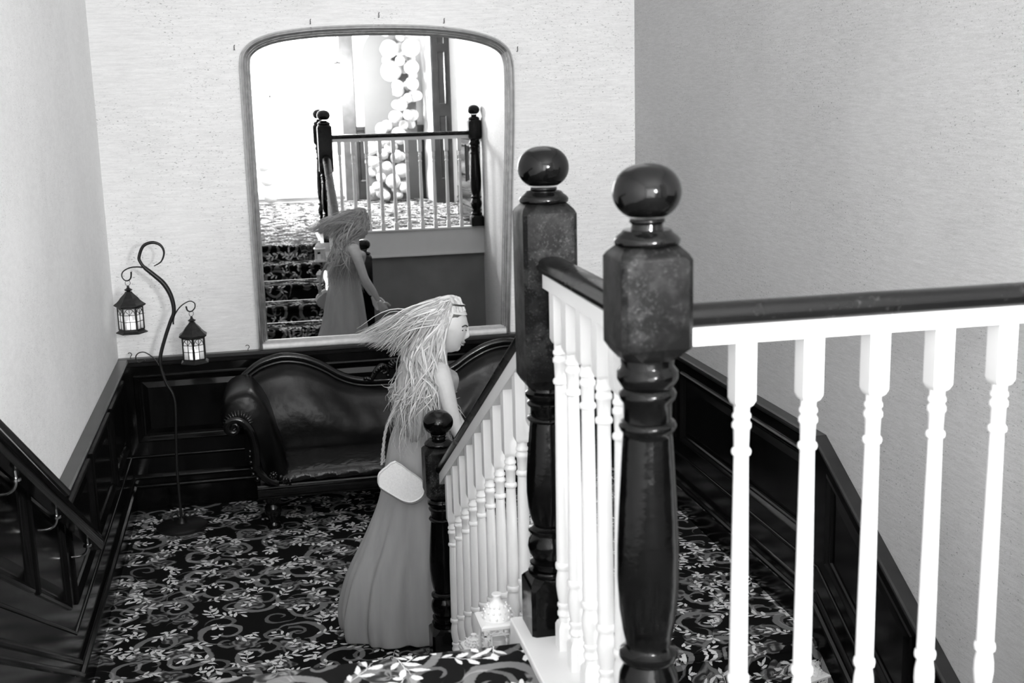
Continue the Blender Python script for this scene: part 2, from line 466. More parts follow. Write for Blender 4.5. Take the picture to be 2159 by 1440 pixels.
# well between the flights: a low dark ledge and its white string
struct('trim_4', MB().box(.79, 1.12, 2.1, 4.68, ZB, -.16), 'underwall')

# ------------------------------------------------------------------ wainscot
def wainscot(name, wall, fixed, s0, s1, zbase, slope, breaks, out, mats=('wood', 'wood_cap'), kind='structure', cap_ext=0, cuts=(0, 0)):
    """panelling in the plane of a wall. wall 'y': runs along X at Y=fixed; 'x': runs along Y at X=fixed.
    out = +1/-1 direction out of the wall. slope shears z along s (from s0)."""
    root = empty(name, (0, 0, 0), kind=kind)
    def P(s, d, z):
        zz = zbase + z + slope*(s-s0)
        return (s, fixed+out*d, zz) if wall == 'y' else (fixed+out*d, s, zz)
    def slab(mb, a, b_, z0, z1, d0, d1, d2=None):
        """block from depth d0 to d1; front face optionally inset (chamfer d2,inset)"""
        vs = [P(a, d0, z0), P(b_, d0, z0), P(b_, d0, z1), P(a, d0, z1)]
        if d2 is None:
            vs += [P(a, d1, z0), P(b_, d1, z0), P(b_, d1, z1), P(a, d1, z1)]
            return mb.loft([vs[:4], vs[4:]])
        i = d2
        r2 = [P(a, d1*.45, z0), P(b_, d1*.45, z0), P(b_, d1*.45, z1), P(a, d1*.45, z1)]
        r3 = [P(a+i, d1, z0+i), P(b_-i, d1, z0+i), P(b_-i, d1, z1-i), P(a+i, d1, z1-i)]
        return mb.loft([vs, r2, r3])
    slab_obj = lambda nm, mt, *a, **k: slab(MB(), *a, **k).build(nm, mt, root, smooth=False)
    slab_obj('backing_board', mats[0], s0, s1, .02, .93, .002, .012)
    # cap: projecting shelf with moulding beneath
    prof = [(.002, .945), (.055, .945), (.062, .938), (.062, .926), (.055, .918), (.040, .914), (.034, .900), (.022, .890), (.002, .888)]
    mbc = MB().loft([[P(s0, d, z) for d, z in prof], [P(s1+cap_ext, d, z) for d, z in prof]])
    mbc.build('dado_cap', mats[1], root, ang=30)
    # rails
    slab_obj('rail', mats[0], s0, s1, .838, .889, .012, .026)
    slab_obj('rail', mats[0], s0, s1, .330, .425, .012, .026)
    bead = lambda z, r: MB().loft([[P(s, .026+r*cos(t), z+r*sin(t)) for t in [(-.5+k/5)*pi for k in range(6)]] for s in (s0, s1)])
    bead(.333, .009).build('bead', mats[0], root, ang=60)
    # base: deep plinth with two mouldings
    prof = [(.002, .330), (.030, .322), (.030, .225), (.040, .215), (.044, .205), (.040, .195), (.032, .190), (.032, .165), (.044, .158), (.048, .150), (.044, .140), (.036, .134), (.036, 0), (.002, 0)]
    MB().loft([[P(s0, d, z) for d, z in prof], [P(s1, d, z) for d, z in prof]]).build('plinth', mats[0], root, ang=30)
    bs = [s0] + list(breaks) + [s1]
    sw = .075
    for i, s in enumerate(bs):
        a, c = (s-sw/2, s+sw/2) if 0 < i < len(bs)-1 else ((s, s+sw) if i == 0 else (s-sw, s))
        slab_obj('stile', mats[0], a, c, .425, .838, .012, .026)
    for i in range(len(bs)-1):
        a = bs[i] + (sw if i == 0 else sw/2); c = bs[i+1] - (sw if i == len(bs)-2 else sw/2)
        # bolection moulding: four mitred lengths
        zz0, zz1 = .425, .838
        rings = []
        for (ins, d) in ((0, .012), (0, .034), (.008, .039), (.016, .034), (.024, .026), (.034, .022), (.040, .014), (.040, .012)):
            rings.append([P(a+ins, d, zz0+ins), P(c-ins, d, zz0+ins), P(c-ins, d, zz1-ins), P(a+ins, d, zz1-ins)])
        MB().loft(rings, False, False).build('panel_moulding', mats[0], root, ang=25)
        slab(MB(), a+.045, c-.045, zz0+.045, zz1-.045, .010, .024, .035).build('panel', mats[0], root, smooth=False)
    return root

wainscot('trim_5', 'y', YB, XL, XR, 0, 0, [.22, 1.29], -1)
wainscot('trim_6', 'x', XL, 4.87, YB-.064, 0, 0, [5.7, 6.55], 1)
wainscot('trim_7', 'x', XR, 4.70, YB-.064, 0, 0, [5.6, 6.5], -1)
# sloping runs beside the two flights
wainscot('trim_8', 'x', XL, NY-.05, 4.87, .53*(4.87-NY+.05), -.53, [3.5, 4.17], 1)
wainscot('trim_9', 'x', XR, 2.15, 4.70, -.57*(4.70-2.15), .57, [3.0, 3.85], -1)
# hall panelling on the right wall beside the gallery
wainscot('trim_10', 'x', XR, .70, 2.01, ZU, 0, [1.35], -1)

# ------------------------------------------------------------------ newel posts
def newel(loc, zb, ztop, blk_top, blk_bot, base_top, label, group=None, worn=True):
    """zb base, ztop top of ball, upper block from blk_bot to blk_top, lower block up to base_top (absolute heights)"""
    root = empty('newel_post', (loc[0], loc[1], zb), label=label, cat='newel post', group=group)
    X0, Y0 = loc; c = lambda z: z
    h = .068
    def B(mb, nm, mt, **k): return L(mb, nm, mt, root, **k)
    # octagonal-shouldered blocks (chamfered corners)
    def chamfered(z0, z1, hw, sh, ch=.010, top=True, bot=True):
        def ring(z, hw, ch): return [(X0-hw+ch, Y0-hw, z), (X0+hw-ch, Y0-hw, z), (X0+hw, Y0-hw+ch, z), (X0+hw, Y0+hw-ch, z), (X0+hw-ch, Y0+hw, z), (X0-hw+ch, Y0+hw, z), (X0-hw, Y0+hw-ch, z), (X0-hw, Y0-hw+ch, z)]
        rs = []
        if bot: rs += [ring(z0-sh, hw*.74, hw*.36), ring(z0-sh*.5, hw*.90, ch*2.2)]
        rs += [ring(z0, hw, ch), ring(z1, hw, ch)]
        if top: rs += [ring(z1+sh*.35, hw*.95, ch*1.8), ring(z1+sh*.8, hw*.80, hw*.33), ring(z1+sh, hw*.7, hw*.36)]
        return MB().loft(rs)
    B(chamfered(blk_bot, blk_top, h, .026), 'block', 'wood_worn' if worn else 'wood_gloss', ang=25)
    B(chamfered(zb, base_top, h, .028, bot=False), 'base_block', 'wood_gloss', ang=25)
    # finial: disc, necks and ball
    t = ztop
    rb = .0635
    prof = [(blk_top+.016, .040), (blk_top+.020, .052), (blk_top+.026, .0600), (blk_top+.034, .0615), (blk_top+.041, .056), (blk_top+.046, .049), (blk_top+.052, .044)]
    zc = t-.052
    prof += [(zc-.078, .034), (zc-.068, .030), (zc-.058, .0285), (zc-.054, .033), (zc-.050, .033), (zc-.048, .031), (zc-.0475, .034)]
    prof = [p for i, p in enumerate(prof) if i == 0 or p[0] > prof[i-1][0]-1e-4]
    B(MB().lathe(prof, X0, Y0, 0, 36), 'neck', 'finial_wood', ang=50)
    ball = []
    for i in range(15):
        ph = radians(-58 + i*148/14)
        ball.append((zc + .052*sin(ph)*(1 if ph > 0 else .98), max(.002, rb*cos(ph)**.85)))
    B(MB().lathe(ball, X0, Y0, 0, 40), 'ball_finial', 'finial_wood', ang=60)
    # turned shaft between the blocks
    zt, z0 = blk_bot-.022, base_top+.024
    H = zt-z0
    u = lambda f: z0 + H*f
    sh = [(z0-.004, .050), (u(.00), .058), (u(.014), .061), (u(.028), .058), (u(.034), .048), (u(.052), .047), (u(.060), .056), (u(.070), .056), (u(.078), .046),
          (u(.090), .048), (u(.115), .056), (u(.150), .060), (u(.185), .057), (u(.210), .048), (u(.218), .046), (u(.224), .054), (u(.234), .058), (u(.246), .057), (u(.254), .047), (u(.262), .043),
          (u(.30), .050), (u(.36), .0565), (u(.44), .0600), (u(.52), .0595), (u(.62), .056), (u(.72), .0515), (u(.80), .0475),
          (u(.812), .0470), (u(.818), .052), (u(.828), .055), (u(.838), .052), (u(.842), .045), (u(.885), .046), (u(.895), .052), (u(.908), .0545), (u(.918), .050), (u(.922), .047),
          (u(.930), .051), (u(.945), .0575), (u(.962), .0575), (u(.972), .051), (u(.978), .049), (zt+.004, .052)]
    B(MB().lathe(sh, X0, Y0, 0, 40), 'turned_shaft', 'shaft_wood', ang=50)
    return root

newel((SX, 2.118), ZU+.018, 2.312, 2.140, 1.978, 1.145, 'nearest dark glossy newel post with ball finial, end of the gallery rail')
newel((SX, 2.925), ZU-.02, 2.312, 2.150, 1.735, 1.180, 'middle dark newel post with ball finial and worn face at the head of the stairs')
newel((SX-.01, 4.86), 0, 1.150, .975, .800, .170, 'small far newel post with ball finial at the foot of the stairs, before the woman')
newel((2.296, 2.118), ZU+.018, 2.312, 2.140, 1.978, 1.145, 'slim dark newel against the right wall, seen only in the mirror', worn=False)
newel((1.00, 3.15), -.16, 1.090, .92, .20, .06, 'dark newel post beside the woman, seen only in the mirror', worn=False)

# ------------------------------------------------------------------ balustrades
def baluster_mesh(ztop, zbot, sl=0.0, blk=.115):
    """square block - turned rings - tapered shaft - vase - square block; heights absolute, ends sheared by sl along Y"""
    mb = MB(); hw = .0205
    zt = ztop
    def sq(z, h, s): return [(-h, -h, z-sl*h*s), (h, -h, z-sl*h*s), (h, h, z+sl*h*s), (-h, h, z+sl*h*s)]
    z1 = zt-blk
    mb.loft([sq(z1-.014, .0125, 0), sq(z1-.010, .0165, 0), sq(z1, hw, 0), sq(zt+.012, hw, 1)])
    zl = zbot+.060
    mb.loft([sq(zbot-.012, hw, 1), sq(zl, hw, 0), sq(zl+.010, .0165, 0), sq(zl+.014, .0125, 0)])
    a = z1-.012; b_ = zl+.012
    prof = [(a, .0155), (a-.014, .0150), (a-.018, .0180), (a-.024, .0182), (a-.027, .0155), (a-.032, .0155), (a-.036, .0188), (a-.044, .0190), (a-.048, .0158),
            (a-.084, .0145), (a-.088, .0185), (a-.093, .0196), (a-.098, .0185), (a-.101, .0145)]
    c = b_+.150
    prof += [(c+.25, .0168), (c+.12, .0180), (c+.010, .0186), (c+.007, .0215), (c, .0226), (c-.007, .0215), (c-.010, .0165), (c-.035, .0205), (c-.055, .0212), (c-.075, .0190), (c-.098, .0150),
             (c-.101, .0185), (c-.107, .0192), (c-.112, .0160), (c-.120, .0165), (c-.124, .0190), (c-.132, .0190), (c-.136, .0155), (b_, .0155)]
    prof = sorted(prof)
    mb.lathe(prof, 0, 0, 0, 16)
    return mb.mesh('baluster', 'white', True, 40)

def rail_prof(w_, h_, top=True):
    hw = w_/2
    return [(-hw*.62, 0), (-hw*.80, h_*.10), (-hw*.98, h_*.30), (-hw, h_*.50), (-hw*.86, h_*.62), (-hw*.84, h_*.74), (-hw*.62, h_*.93), (-hw*.2, h_),
            (hw*.2, h_), (hw*.62, h_*.93), (hw*.84, h_*.74), (hw*.86, h_*.62), (hw, h_*.50), (hw*.98, h_*.30), (hw*.80, h_*.10), (hw*.62, 0)]
def rail_mb(p0, p1, prof):
    p0, p1 = Vector(p0), Vector(p1); d = (p1-p0); s = Vector((d.y, -d.x, 0)).normalized(); upv = Vector((0, 0, 1))
    return MB().loft([[p + s*a + upv*b_ for a, b_ in prof] for p in (p0, p1)])

def balustrade(name, p0, p1, label, spots, rail_bot, fil_bot, foot, sl, blk=.115):
    root = empty(name, (p0[0], p0[1], foot), label=label, cat='balustrade')
    q0, q1 = Vector((p0[0], p0[1], 0)), Vector((p1[0], p1[1], 0))
    dz = sl
    def at(s): return dz*s
    Ln = (q1-q0).length
    r = rail_mb((p0[0], p0[1], rail_bot), (p1[0], p1[1], rail_bot+dz*Ln), rail_prof(.076, .042))
    L(r, 'handrail', 'wood_worn' if False else 'rail_wood', root, ang=50)
    f = rail_mb((p0[0], p0[1], fil_bot), (p1[0], p1[1], fil_bot+dz*Ln), [(-.024, 0), (-.024, rail_bot-fil_bot+.004), (.024, rail_bot-fil_bot+.004), (.024, 0)])
    L(f, 'rail_fillet', 'white', root, smooth=False)
    me = baluster_mesh(fil_bot-foot, 0, sl, blk)
    for s in spots:
        p = q0 + (q1-q0)*(s/Ln)
        b_ = bpy.data.objects.new('baluster', me); COL.objects.link(b_); b_.parent = root
        b_.location = Vector((p.x, p.y, foot+dz*s)) - root.location
    return root

def rail_wood():
    m, nt, b = mat('rail_wood'); X.nt = nt
    tc = nt.nodes.new('ShaderNodeTexCoord'); P = tc.outputs['Object']
    wear = noise(P, 6, 3, .5).step(.45, .7); bl = noise(P, 60, 4, .7).step(.55, .7)
    nt.links.new((.005+.045*wear*bl).s, b.inputs['Base Color']); nt.links.new((.2+.15*wear).s, b.inputs['Roughness']); b.inputs['Specular IOR Level'].default_value = .25
    return m
M['rail_wood'] = rail_wood()

KT = ZU+.018
g0 = SX+.068
balustrade('gallery_balustrade', (g0, 2.118), (2.296-.066, 2.118), 'white turned balusters under a dark rail running from the nearest newel to the right wall',
           [.889-g0+.138*k for k in range(10)], 2.006, 1.972, KT, 0)
balustrade('short_balustrade', (SX, 2.118+.068), (SX, 2.925-.068), 'short run of white balusters under a level dark rail between the two tall newels',
           [.10, .228, .356, .484, .60], 2.006, 1.972, KT, 0)
# sloping run from the middle newel to the far one
zt = lambda y: 1.705 - .53*(y-3.344)
ys0, ys1 = 2.925+.066, 4.86-.066
foot0 = zt(ys0)-.045-.046-.84
root = balustrade('stair_balustrade', (SX, ys0), (SX, ys1), 'sloping run of white balusters under a dark handrail beside the stair flight',
           [.09+.173*k for k in range(10)], zt(ys0)-.042, zt(ys0)-.042-.046, foot0, -.53, .185)
# closed string under it: white sloping board with capping
sp = lambda y: foot0 - .53*(y-ys0)
pl = [(ys0-.0, sp(ys0)), (ys1, sp(ys1)), (ys1, max(sp(ys1)-.22, .0)), (ys0, sp(ys0)-.34)]
MBs = MB().prism(pl, .655, .745, 'x'); 
pl2 = [(ys0, sp(ys0)+.012), (ys1, sp(ys1)+.012), (ys1, sp(ys1)-.012), (ys0, sp(ys0)-.012)]
MBs.prism(pl2, .64, .76, 'x')
o = MBs.build('trim_11', 'white', smooth=False); o['kind'] = 'structure'
# spandrel below the string, down to the landing and lower floor
o = MB().prism([(2.10, ZU-.2), (ys0, sp(ys0)-.33), (ys1, .0), (4.66, -.1), (4.66, ZB), (2.10, ZB)], .70, .785, 'x').build('wall_spandrel', 'white', smooth=False); o['kind'] = 'structure'

# ------------------------------------------------------------------ wall handrail at the left
hx = XL+.095
hz = lambda y: 1.533 - .548*(y-3.568)
hr = empty('wall_handrail', (hx, 5.15, 0), label='dark wall-mounted handrail on chrome brackets following the stairs down the left wall', cat='handrail')
prof = rail_prof(.062, .085)
L(rail_mb((hx, 2.2, hz(2.2)-.085), (hx, 5.17, hz(5.17)-.085), prof), 'rail', 'wood', hr, ang=50)
for yb in (3.70, 4.29, 4.90):
    z = hz(yb)-.083
    pts = smooth_path([(hx+.005, yb, z), (hx+.005, yb+.0, z-.035), (hx-.004, yb, z-.058), (hx-.025, yb, z-.070), (XL+.035, yb, z-.072)], 5)
    br = L(MB().tube(pts, .0055, 8), 'bracket', 'chrome', hr, ang=60)
    L(MB().lathe([(0, .004), (.003, .017), (.010, .017), (.013, .010)], 0, 0, 0, 12), 'bracket_collar', 'chrome', hr, ang=40).location = Vector((hx+.005, yb, z-.035)) - hr.location

# ------------------------------------------------------------------ big arched mirror
YG = 7.386
path = [(-.033,.947),(-.033,1.4),(-.033,1.9),(-.032,2.36),(-.031,2.56),(-.028,2.65),(-.008,2.712),(.06,2.770),(.185,2.812),(.377,2.836),(.569,2.845),(.791,2.847),
        (1.071,2.838),(1.298,2.812),(1.46,2.770),(1.553,2.712),(1.588,2.64),(1.597,2.52),(1.590,2.2),(1.572,1.846),(1.552,1.4),(1.531,.947)]
pp = [Vector((p[0], p[1])) for p in smooth_path([(a, b, 0) for a, b in path], 4)]
def inward(pts, d):
    out = []
    for i, p in enumerate(pts):
        t = (pts[min(i+1, len(pts)-1)] - pts[max(i-1, 0)]).normalized()
        out.append(p + Vector((t.y, -t.x))*d)
    return out
mir = empty('wall_mirror', (.78, YG, .947), label='tall arched mirror in a moulded silver frame standing on the dado above the sofa', cat='mirror')
def frame_mb(prof):
    rings = []
    offs = [(inward(pp, d), h_) for d, h_ in prof]
    for i in range(len(pp)):
        rings.append([(o_[i].x, YG+.008-h_, o_[i].y) for o_, h_ in offs])
    return MB().loft(rings)
L(frame_mb([(0,0),(0,.022),(.004,.030),(.011,.040),(.020,.043),(.029,.039),(.035,.030),(.037,.020),(.037,0)]), 'frame', 'pewter', mir, ang=40)
L(frame_mb([(.037,0),(.037,.024),(.041,.028),(.045,.024),(.047,.018),(.050,.021),(.053,.018),(.056,.014),(.061,.012),(.063,.004),(.063,0)]), 'inner_bead', 'pewter', mir, ang=40)
gi = inward(pp, .058)
gpoly = [(p.x, p.y) for p in gi]
gpoly = [(gpoly[0][0], .985)] + [p for p in gpoly if p[1] > .99] + [(gpoly[-1][0], .985)]
L(MB().prism(gpoly, YG, YG+.006, 'y'), 'mirror_glass', 'mirror', mir, smooth=False)
L(MB().prism([(7.394,.946),(7.350,.946),(7.346,.952),(7.346,.972),(7.352,.984),(7.368,.990),(7.376,1.0),(7.394,1.002)], -.005, 1.500, 'x'), 'bottom_rail', 'silver_bar', mir, ang=30)
for (a, b_, lab) in ((-.052, 2.729, 'tiny wire hook at the left shoulder of the arched mirror'), (.391, 2.868, 'tiny wire hook above the left half of the mirror arch'), (.792, 2.900, 'tiny wire hook above the middle of the mirror arch'), (1.179, 2.862, 'tiny wire hook above the right half of the mirror arch'), (1.622, 2.690, 'tiny wire hook at the right shoulder of the arched mirror')):
    hk = smooth_path([(0, 0, -.012), (0, -.018, -.010), (0, -.022, .002), (0, -.014, .010), (.004, -.010, .016)], 3)
    o = MB().tube(hk, .0022, 6).lathe([(-.014, .001), (-.013, .005), (-.011, .005), (-.010, .001)], 0, 0, 0, 8).build('wall_hook', 'bronze')
    o.location = (a, YB-.002, b_)
    tag(o, lab, 'hook', 'wall hooks round the mirror')
for i, (a, lab) in enumerate(((-.778, 'tiny curled hook on the dado cap in the left corner'), (-.094, 'tiny upright hook on the dado cap at the foot of the mirror'))):
    hk = smooth_path([(0, 0, 0), (0, 0, .012), (.008, 0, .022), (.004, 0, .034), (-.008, 0, .036), (-.012, 0, .030)], 4)
    o = MB().tube(hk, .0022, 6).build('cap_hook', 'bronze'); o.location = (a, YB-.03, .944)
    tag(o, lab, 'hook')

# ------------------------------------------------------------------ sofa
sofa = empty('settee', (.79, 7.0, 0), label='old dark leather double-humped settee with carved wood crest and scrolled arms', cat='sofa')
SC = .79
hump = [(-.185,.735),(-.14,.803),(-.052,.872),(.033,.905),(.118,.917),(.229,.897),(.339,.845),(.422,.790),(.506,.752),(.591,.733),(.69,.728),(.79,.728)]
top = hump + [(2*SC-a, b) for a, b in reversed(hump[:-1])]
tp = smooth_path([(a, 7.262, b) for a, b in top], 4)
def ztop(x):
    for i in range(len(tp)-1):
        if tp[i].x <= x <= tp[i+1].x:
            t = (x-tp[i].x)/max(1e-6, tp[i+1].x-tp[i].x); return tp[i].z*(1-t)+tp[i+1].z*t
    return tp[0].z if x < tp[0].x else tp[-1].z
# show-wood: two beads and a rope bead
L(MB().tube(tp, .024, 12, 1.0), 'top_rail', 'show_wood', sofa, ang=60)
L(MB().tube([p+Vector((0, -.026, -.026)) for p in tp], .010, 8), 'top_bead', 'show_wood', sofa, ang=60)
nb = MB()
for p in smooth_path([(p.x, p.y-.030, p.z-.044) for p in tp[::2]], 3): nb.ball(p, .0052, n=6, m=4)
nb = L(nb, 'nail_trim', 'bronze', sofa, ang=60); nb['kind'] = 'stuff'
# upholstered back
gsn = lambda a: exp(-a*a)
rings = []
nx = 70
for i in range(nx+1):
    x = -.15 + (1.88)*i/nx
    zt_ = ztop(x)-.030; zb_ = .33
    e = min(1, (x+.15)/.12, (1.73-x)/.12); e = max(0, e)**.5
    ring = []
    for k in range(15):
        t = k/14
        z = zb_ + (zt_-zb_)*t
        y = 7.105 + .115*t**1.2 - (.030+.030*e)*sin(pi*min(1, t*1.02))**.7 + .02*(t > .999)
        y += .006*sin(x*9+t*3)*sin(pi*t)
        y -= .026*gsn((t-.91)/.06); z += .0
        # drawn folds radiating from the dips
        y += .004*sin((x-.79)*38/(0.35+t))*sin(pi*t)**2
        ring.append((x, y, z))
    ring += [(x, 7.285, zt_-.002), (x, 7.290, zb_)]
    rings.append(ring)
L(MB().loft(rings), 'back', 'leather', sofa, ang=60)
# seat
rings = []
sp_ = [(6.775,.285),(6.745,.295),(6.732,.318),(6.742,.342),(6.772,.356),(6.84,.366),(6.93,.376),(7.02,.384),(7.10,.386),(7.15,.375),(7.17,.34),(7.17,.285)]
for i in range(81):
    x = .055 + 1.47*i/80; e = min(1, (x-.055)/.06, (1.525-x)/.06); e = max(.0, e)**.5
    rings.append([(x, y + .006*sin(x*47+z*60)*(z > .29)*(y < 6.85), z - .02*(1-e) + .0035*sin(x*31)*(y > 6.8)*(z > .3)) for y, z in sp_])
L(MB().loft(rings), 'seat', 'leather_seat', sofa, ang=60)
# front rail mouldings
fp = [(6.80,.205),(6.742,.205),(6.736,.210),(6.736,.218),(6.742,.222),(6.742,.229),(6.733,.232),(6.730,.246),(6.733,.260),(6.742,.266),(6.748,.268),(6.745,.276),(6.750,.284),(6.80,.286)]
L(MB().loft([[(x, y, z) for y, z in fp] for x in (-.088, 1.668)]), 'front_rail', 'show_wood', sofa, ang=35)
L(MB().box(-.07, 1.65, 6.80, 7.27, .225, .33), 'seat_frame', 'leather', sofa, smooth=False)
# arms
cl = [(-.264,.655),(-.25,.757),(-.218,.812),(-.154,.837),(-.085,.831),(-.027,.768),(.016,.676),(.05,.54),(.073,.463),(.086,.327),(.0,.300),(-.045,.40),(-.062,.50),(-.085,.585),(-.125,.645),(-.175,.668),(-.205,.640),(-.238,.615)]
clp = [(p.x, p.y) for p in smooth_path([(a, b, 0) for a, b in cl], 3, True)]
ccx, ccz = -.09, .66
def arm(mir_):
    sx = lambda x: (2*SC-x) if mir_ else x
    rings = []
    for yy, s in ((6.742,.80),(6.748,.88),(6.765,.95),(6.80,.99),(6.86,1.0),(7.0,.99),(7.12,.97),(7.22,.95),(7.26,.92)):
        rings.append([(sx(ccx+(a-ccx)*s), yy, (ccz+(b_-ccz)*s) if b_ > .5 else b_) for a, b_ in clp])
    a_ = L(MB().loft(rings), 'arm', 'leather', sofa, ang=60)
    sc = [(-.185,.640),(-.196,.630),(-.206,.640),(-.200,.656),(-.182,.660),(-.172,.644),(-.178,.622),(-.200,.612),(-.226,.625),(-.232,.655),(-.205,.683),(-.165,.684),(-.128,.655),(-.100,.600),(-.086,.530),(-.084,.465),(-.082,.405),(-.055,.352),(-.015,.318),(.03,.300)]
    P_ = smooth_path([(sx(a), 6.728, b_) for a, b_ in sc], 4)
    n_ = len(P_)
    rad = [.006+.014*min(1, i/(n_*.45)) + .006*sin(pi*max(0, i/n_-.5)*2) for i in range(n_)]
    s_ = MB().tube(P_, rad, 10, .8)
    # carved leaf beads along the outer edge of the scroll
    s_ = L(s_, 'arm_scroll', 'show_wood', sofa, ang=60)
    cv = MB()
    for (a, b_, r_) in ((-.115,.50,.011),(-.118,.47,.010),(-.114,.435,.012),(-.112,.40,.011),(-.106,.365,.014),(-.085,.335,.016),(.005,.352,.021),(.045,.335,.015),(.075,.318,.013),(.095,.305,.010)):
        cv.ball((sx(a), 6.722, b_), r_, r_*.8, r_, 10, 6)
    c_ = MB()
    for k in range(8):
        t = 2*pi*k/8; c_.ball((sx(.005)+.017*cos(t), 6.712, .352+.017*sin(t)), .008, .006, .008, 8, 5)
    cv = L(cv, 'carving', 'show_wood', s_, ang=60); cv.location = (0, 0, 0); cv['kind'] = 'stuff'
    L(c_, 'rosette', 'show_wood', s_, ang=60).location = (0, 0, 0)
    # gathered pleats above the scroll
    pl_ = MB()
    for k in range(15):
        t = radians(200 - k*14); ca, sa = cos(t), sin(t)
        c0 = Vector((-.165, 6.742, .655))
        p0_ = c0 + Vector((ca*.040, 0, sa*.034)); p1_ = c0 + Vector((ca*.085, .004, sa*.080+.006))
        q_ = [(sx(p.x), p.y, p.z) for p in smooth_path([p0_, (p0_+p1_)/2+Vector((0, -.010, 0)), p1_], 3)]
        pl_.tube(q_, [.004, .0065, .0072, .0068, .006, .004, .002][:len(q_)], 6)
    o_ = L(pl_, 'pleats', 'leather_seat', sofa, ang=60); o_['kind'] = 'stuff'
arm(False); arm(True)
# feet
ft = MB().lathe([(0,.034),(.012,.040),(.030,.036),(.040,.028),(.055,.030),(.080,.044),(.105,.050),(.130,.047),(.150,.034),(.158,.040),(.170,.044),(.185,.044),(.206,.046)], 0, 0, 0, 20)
me = ft.mesh('foot', 'show_wood', True, 60)
for (x, y) in ((-.01, 6.83), (1.59, 6.83), (-.01, 7.22), (1.59, 7.22)):
    o = bpy.data.objects.new('foot', me); COL.objects.link(o); o.parent = sofa; o.location = Vector((x, y, 0)) - sofa.location
# carved crest: shell over paired C-scrolls
cr = MB()
for k in range(9):
    t = radians(20 + k*17.5); ln = .060 if k not in (0, 8) else .045
    p0_ = Vector((SC, 7.235, .800)); d_ = Vector((cos(t), 0, sin(t)))
    cr.tube([p0_+d_*.012, p0_+d_*.03+Vector((0, -.010, 0)), p0_+d_*(ln-.012)+Vector((0, -.014, 0)), p0_+d_*ln+Vector((0, -.006, 0))], [.005, .009, .0115, .006], 8)
    cr.ball(p0_+d_*ln+Vector((0, -.006, 0)), .0105, .009, .0105, 8, 6)
L(cr, 'crest_shell', 'show_wood', sofa, ang=60)
for s in (1, -1):
    q_ = [(SC+s*a, 7.240, b_) for a, b_ in ((.205,.742),(.190,.752),(.165,.742),(.150,.760),(.125,.800),(.095,.822),(.065,.812),(.060,.785),(.085,.775),(.095,.790))]
    P_ = smooth_path(q_, 4); n_ = len(P_)
    cs_ = MB().tube(P_, [.008+.010*sin(pi*min(1, i/n_*1.1)) for i in range(n_)], 9, .9)
    cs_.ball((SC+s*.060, 7.222, .762), .012, .008, .012, 10, 6).ball((SC+s*.198, 7.232, .752), .013, .010, .011, 10, 6)
    for k in range(5): cs_.ball((SC+s*(.085+.014*k), 7.224, .826-.010*k), .009, .007, .011, 8, 5)
    L(cs_, 'crest_scroll', 'show_wood', sofa, ang=60)
L(MB().prism([(SC-.20,.725),(SC-.15,.755),(SC-.09,.80),(SC,.825),(SC+.09,.80),(SC+.15,.755),(SC+.20,.725)], 7.240, 7.262, 'y'), 'crest_board', 'show_wood', sofa, ang=30)

# ------------------------------------------------------------------ shepherd's-crook stand and its lanterns
YS = 6.98
st = empty('lantern_stand', (-.535, YS, 0), label='tall black iron shepherd-hook stand with curled arms in the left corner', cat='lantern stand')
base = MB().lathe([(0,.140),(.006,.146),(.016,.146),(.022,.138),(.026,.05),(.034,.030),(.055,.020),(.062,.012)], -.535, YS, 0, 40)
L(base, 'base', 'iron', st, ang=40)
stem = [(-.568,1.54),(-.527,1.564),(-.508,1.613),(-.524,1.655),(-.567,1.672),(-.616,1.654),(-.643,1.595),(-.638,1.565),(-.617,1.533),(-.572,1.49),(-.522,1.436),(-.489,1.362),(-.481,1.279),(-.506,1.218),(-.542,1.127),(-.575,1.024),(-.576,.951),(-.554,.865),(-.524,.799),(-.516,.713),(-.528,.531),(-.537,.326),(-.535,.05)]
P_ = smooth_path(xz(stem, YS), 6); n_ = len(P_)
def rs(i):
    t = i/n_
    return .0025+.0065*min(1, t/.18) if t < .36 else (.0105+.0035*exp(-((t-.45)/.08)**2) if t < .7 else .0085)
L(MB().tube(P_, [rs(i) for i in range(n_)], 10, 1.0), 'pole', 'iron', st, ang=60)
arms = [[(-.617,1.533),(-.655,1.54),(-.699,1.537),(-.734,1.519),(-.744,1.494),(-.733,1.472),(-.714,1.466),(-.697,1.481),(-.692,1.515)],
        [(-.490,1.205),(-.488,1.227),(-.478,1.258),(-.45,1.297),(-.418,1.321),(-.388,1.331),(-.366,1.318),(-.366,1.292),(-.387,1.272),(-.407,1.279),(-.413,1.303)],
        [(-.563,.920),(-.590,.985),(-.611,1.016),(-.634,1.039),(-.662,1.056),(-.691,1.053),(-.708,1.034),(-.705,1.007),(-.686,.999),(-.66,1.011)]]
for a_ in arms:
    P_ = smooth_path(xz(a_, YS), 5); n_ = len(P_)
    L(MB().tube(P_, [.0050-.0018*sin(pi*i/n_) for i in range(n_)], 8, 1.3), 'arm', 'iron', st, ang=60)
ft_ = MB()
for s in (-1, 1):
    ft_.tube(smooth_path([(-.535+s*.010, YS-.01, .06), (-.535+s*.03, YS-.02, .10), (-.535+s*.05, YS-.03, .085), (-.535+s*.045, YS-.03, .06)], 4), .005, 8)
L(ft_, 'scroll', 'iron', st, ang=60)

